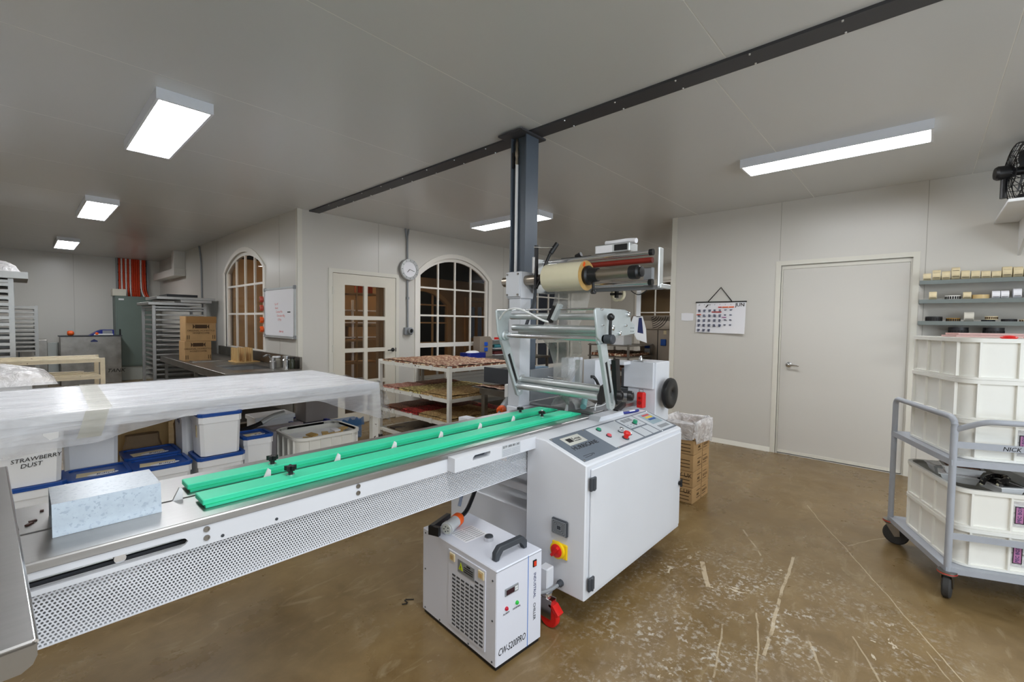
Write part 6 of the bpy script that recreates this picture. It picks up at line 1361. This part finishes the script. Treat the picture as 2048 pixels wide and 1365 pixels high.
# ---- wall shelves with label rolls
for i, z in enumerate((1.985, 1.80, 1.592, 1.40)):
    sh_ = thing('wall_shelf', '%s grey wall shelf of label rolls beside the flush door' % ['top', 'second', 'third', 'lowest'][i], 'shelf', (6.05, -0.5, z-0.03), group='grey wall shelves')
    part('shelf_plate', MB().box(5.95, 6.14, -1.3, 0.045, z-0.004, z, 0.001), shelf_g, sh_); part('front_lip', MB().box(5.945, 5.95, -1.3, 0.047, z-0.032, z+0.006), shelf_g, sh_)
    part('end_lip', MB().box(5.95, 6.14, 0.045, 0.049, z-0.03, z+0.006), shelf_g, sh_)
def lroll(y, z, r, w_, label, kind='box', m_=paper_c):
    """a roll of labels standing so that its rim shows (box-like band) or lying flat (disc)"""
    t = thing('label_roll', label, 'label roll', (6.03, y, z), group='label rolls on the wall shelves')
    if kind == 'stand':      # axis along the shelf: seen as a small rectangle with curved top
        part('roll', MB().lathe([(0.02, 0), (r, 0), (r, w_), (0.02, w_)], (5.975+r, y+w_/2, z+r), (0, -1, 0), 20), m_, t)
        for k in range(3): part('print_band', MB().box(5.973+0.004*k, 5.976+0.004*k, y-w_*0.4, y+w_*0.4, z+r*(0.55+0.42*k), z+r*(0.62+0.42*k)), card_ink, t)
    elif kind == 'flat':
        part('roll', MB().lathe([(0.02, 0), (r, 0), (r, w_), (0.02, w_)], (5.965+r, y, z), (0, 0, 1), 28), m_, t)
        for k in range(9):
            a = PI+math.radians(-72+18*k); part('print_label', MB().obox((5.965+r+(r+0.0005)*math.cos(a), y+(r+0.0005)*math.sin(a), z+w_*0.5), (0.002, r*0.22, w_*0.6), Matrix.Rotation(a, 3, 'Z')), ink if m_ is not paper_c else card_ink, t)
    return t
z = 1.985; ys = [-0.003-0.066*i for i in range(12)]; hs = [0.026, 0.036, 0.031, 0.042, 0.030, 0.028, 0.026, 0.024, 0.036, 0.034, 0.03, 0.03]
for i, y in enumerate(ys): lroll(y, z, hs[i]*1.5, 0.058, '%s cream label roll from the door end of the top wall shelf' % ORD[i].replace('topmost', 'first'), 'stand')
z = 1.80
lroll(-0.05, z, 0.042, 0.055, 'lone cream label roll at the door end of the second wall shelf', 'stand')
lroll(-0.19, z, 0.055, 0.042, 'black and white roll lying flat on the second wall shelf', 'flat', mat('bw_roll', (230, 228, 222), 0.5))
lroll(-0.285, z, 0.037, 0.055, 'cream roll with brown print beside the black and white roll', 'stand')
lroll(-0.375, z, 0.055, 0.045, 'broad plain tan tape roll on the second wall shelf', 'plain'); part('roll', MB().lathe([(0.04, 0), (0.058, 0), (0.058, 0.044), (0.04, 0.044)], (6.025, -0.375, z), (0, 0, 1), 28), mat('tan_tape', (206, 180, 128), 0.3), bpy.data.objects[[o.name for o in bpy.data.objects if o.name.startswith('label_roll') and o.parent is None][-1]])
for i, y in enumerate((-0.47, -0.525, -0.60, -0.67)): lroll(y, z, 0.038 if i < 2 else 0.046, 0.05, ['first', 'second', 'third', 'fourth'][i]+' pale label roll right of the tan tape roll', 'stand', paper)
z = 1.592
lroll(-0.065, z, 0.062, 0.05, 'large black roll with silver and orange labels on the third wall shelf', 'flat', mat('black_roll', (40, 40, 42), 0.4)); lroll(-0.20, z, 0.05, 0.035, 'brown and gold printed roll on the third wall shelf', 'flat', mat('gold_roll', (150, 110, 30), 0.4))
lroll(-0.305, z, 0.046, 0.065, 'grey-cream box of labels on the third wall shelf', 'stand', mat('grey_cream', (206, 202, 190), 0.5))
lroll(-0.43, z, 0.045, 0.02, 'low black roll lying beside the label box on the third wall shelf', 'flat', mat('black_roll', (40, 40, 42), 0.4)); lroll(-0.45, z+0.022, 0.042, 0.03, 'striped cream roll stacked on the low black roll', 'flat', paper_c); lroll(-0.56, z, 0.05, 0.028, 'second low black roll further along the third wall shelf', 'flat', mat('black_roll', (40, 40, 42), 0.4))
lroll(-0.665, z, 0.045, 0.025, 'pale roll at the frame edge of the third wall shelf', 'flat', paper_c)
z = 1.40
lroll(-0.24, z, 0.07, 0.14, 'tall silver and black roll behind the pink label pack', 'flat', mat('black_roll', (40, 40, 42), 0.4)); lroll(-0.47, z, 0.07, 0.14, 'tall black roll behind the red bows', 'flat', mat('black_roll', (40, 40, 42), 0.4))

# ---- fan on a bracket shelf, top right
fs = thing('bracket_shelf', 'white bracket shelf under the black fan at the top right', 'shelf', (5.75, -0.75, 2.47)); part('board', MB().box(5.15, 6.14, -1.2, -0.44, 2.505, 2.53, 0.003), white_plastic, fs); part('bracket', MB().prism([(5.3, 2.505), (6.14, 2.505), (6.14, 2.2)], 'y', -0.62, -0.60), white_plastic, fs)
fa = thing('electric_fan', 'black caged electric fan standing on the bracket shelf', 'fan', (5.33, -0.55, 2.53))
ax_ = Vector((0.2, -0.98, 0.0)).normalized(); fc_ = Vector((5.30, -0.53, 2.762)); R_ = 0.225
e1 = Vector((0, 0, 1)); e2 = ax_.cross(e1)
for h_, r_2 in ((-0.05, R_*0.96), (0.0, R_), (0.05, R_*0.96), (-0.08, R_*0.55), (0.08, R_*0.55)):
    part('guard_ring', MB().tube([fc_+ax_*h_+(e1*math.cos(2*PI*k/28)+e2*math.sin(2*PI*k/28))*r_2 for k in range(29)], 0.004, 6), black, fa)
w0 = MB()
for k in range(24):
    a = 2*PI*k/24; d2_ = e1*math.cos(a)+e2*math.sin(a)
    part('guard_wire', MB().tube([fc_-ax_*0.085+d2_*0.05, fc_-ax_*0.08+d2_*R_*0.55, fc_-ax_*0.05+d2_*R_*0.96, fc_+d2_*R_, fc_+ax_*0.05+d2_*R_*0.96, fc_+ax_*0.08+d2_*R_*0.55, fc_+ax_*0.085+d2_*0.05], 0.0028, 5), black, fa)
for k in range(5):
    a = 2*PI*k/5; d2_ = e1*math.cos(a)+e2*math.sin(a); d3_ = ax_.cross(d2_)
    part('blade', MB().grid([[fc_+d2_*0.03-d3_*0.02-ax_*0.015, fc_+d2_*0.03+d3_*0.02+ax_*0.015], [fc_+d2_*0.1-d3_*0.05-ax_*0.025, fc_+d2_*0.1+d3_*0.05+ax_*0.025], [fc_+d2_*0.165-d3_*0.045-ax_*0.02, fc_+d2_*0.165+d3_*0.045+ax_*0.02]]), dgrey, fa)
part('motor', MB().lathe([(0.0, -0.17), (0.045, -0.165), (0.055, -0.15), (0.055, -0.08), (0.03, -0.05), (0.03, 0.03), (0, 0.035)], fc_, ax_, 18), black, fa)
part('stand', MB().box(fc_.x-0.03, fc_.x+0.03, fc_.y-0.03, fc_.y+0.03, 2.531, 2.58).cyl(fc_-ax_*0.11-Vector((0, 0, 0.2)), fc_-ax_*0.11, 0.02, 10), black, fa)
# ---- scraps on the floor
for i, (x, y) in enumerate(((1.53, 2.0), (1.36, 2.02))):
    one('cable_tie', MB().tube([(x, y, 0.004), (x+0.03, y-0.02, 0.004), (x+0.03, y+0.03, 0.004), (x+0.07, y-0.01, 0.004)], 0.003, 5, 1), ink, ['black cable tie on the floor nearer the chiller', 'black cable tie on the floor nearer the perforated guard'][i], 'cable tie', 'cable ties on the floor')
# ================================================================== SEEN THROUGH THE GLASS
ir = thing('storage_rack', 'pale storage rack with orange jars seen through the glazed door', 'rack', (4.0, 7.3, 0))
for x in (3.62, 3.86, 4.3): part('post', MB().box(x-0.014, x+0.014, 7.08, 7.11, 0, 2.3), tan_trim, ir)
for z in (2.0, 1.2, 0.82, 0.45): part('board', MB().box(3.5, 4.3, 7.06, 7.45, z-0.025, z), tan_trim, ir)
for i in range(4):
    for z in (2.0,):
        t = thing('orange_jar', ['first', 'second', 'third', 'fourth'][i]+' orange jar on the rack behind the glazed door, counted from its hinge side', 'jar', (3.90+0.085*i, 7.16, z), group='orange jars behind the glazed door')
        part('glass', MB().lathe([(0.034, 0), (0.036, 0.02), (0.036, 0.15), (0.026, 0.18), (0.026, 0.2)], (3.90+0.085*i, 7.16, z+0.001), (0, 0, 1), 14), orange if i % 2 else red, t); part('cap', MB().cyl((3.90+0.085*i, 7.16, z+0.2), (3.90+0.085*i, 7.16, z+0.225), 0.03, 12), black, t)
cu = thing('strip_curtain', 'tan plastic strip curtain seen through the upper right panes of the glazed door', 'curtain', (4.25, 6.62, 0.0))
cm_ = mat('curtain_plastic', (176, 150, 116), 0.2, alpha=0.85)
for k in range(7): part('strip', MB().grid([[(3.93+0.075*k, 6.60+0.012*(k % 2), z), (3.97+0.075*k, 6.585+0.012*(k % 2), z), (4.01+0.075*k, 6.60+0.012*(k % 2), z)] for z in (2.2, 1.5, 0.8, 0.02)]), cm_, cu)
part('head_rail', MB().box(3.92, 4.5, 6.58, 6.62, 2.2, 2.23), tan_trim, cu)
br = thing('inner_rack', 'pale shelving with cartons seen through the left arched window', 'shelving', (4.6, 8.9, 0))
for x in (3.6, 4.6, 5.4): part('post', MB().box(x-0.02, x+0.02, 8.6, 8.64, 0, 1.95), white_plastic, br)
for z in (1.75, 1.5, 1.2, 0.9): part('board', MB().box(3.6, 5.4, 8.58, 9.0, z-0.025, z), white_plastic, br)
for i in range(4): one('inner_carton', MB().box(3.68+0.42*i, 4.02+0.42*i, 8.62, 8.95, 1.201, 1.201+0.2+0.02*(i % 2), 0.004), card, ['first', 'second', 'third', 'last'][i]+' brown carton on the shelving behind the left arched window', 'carton', 'cartons behind the left arched window')
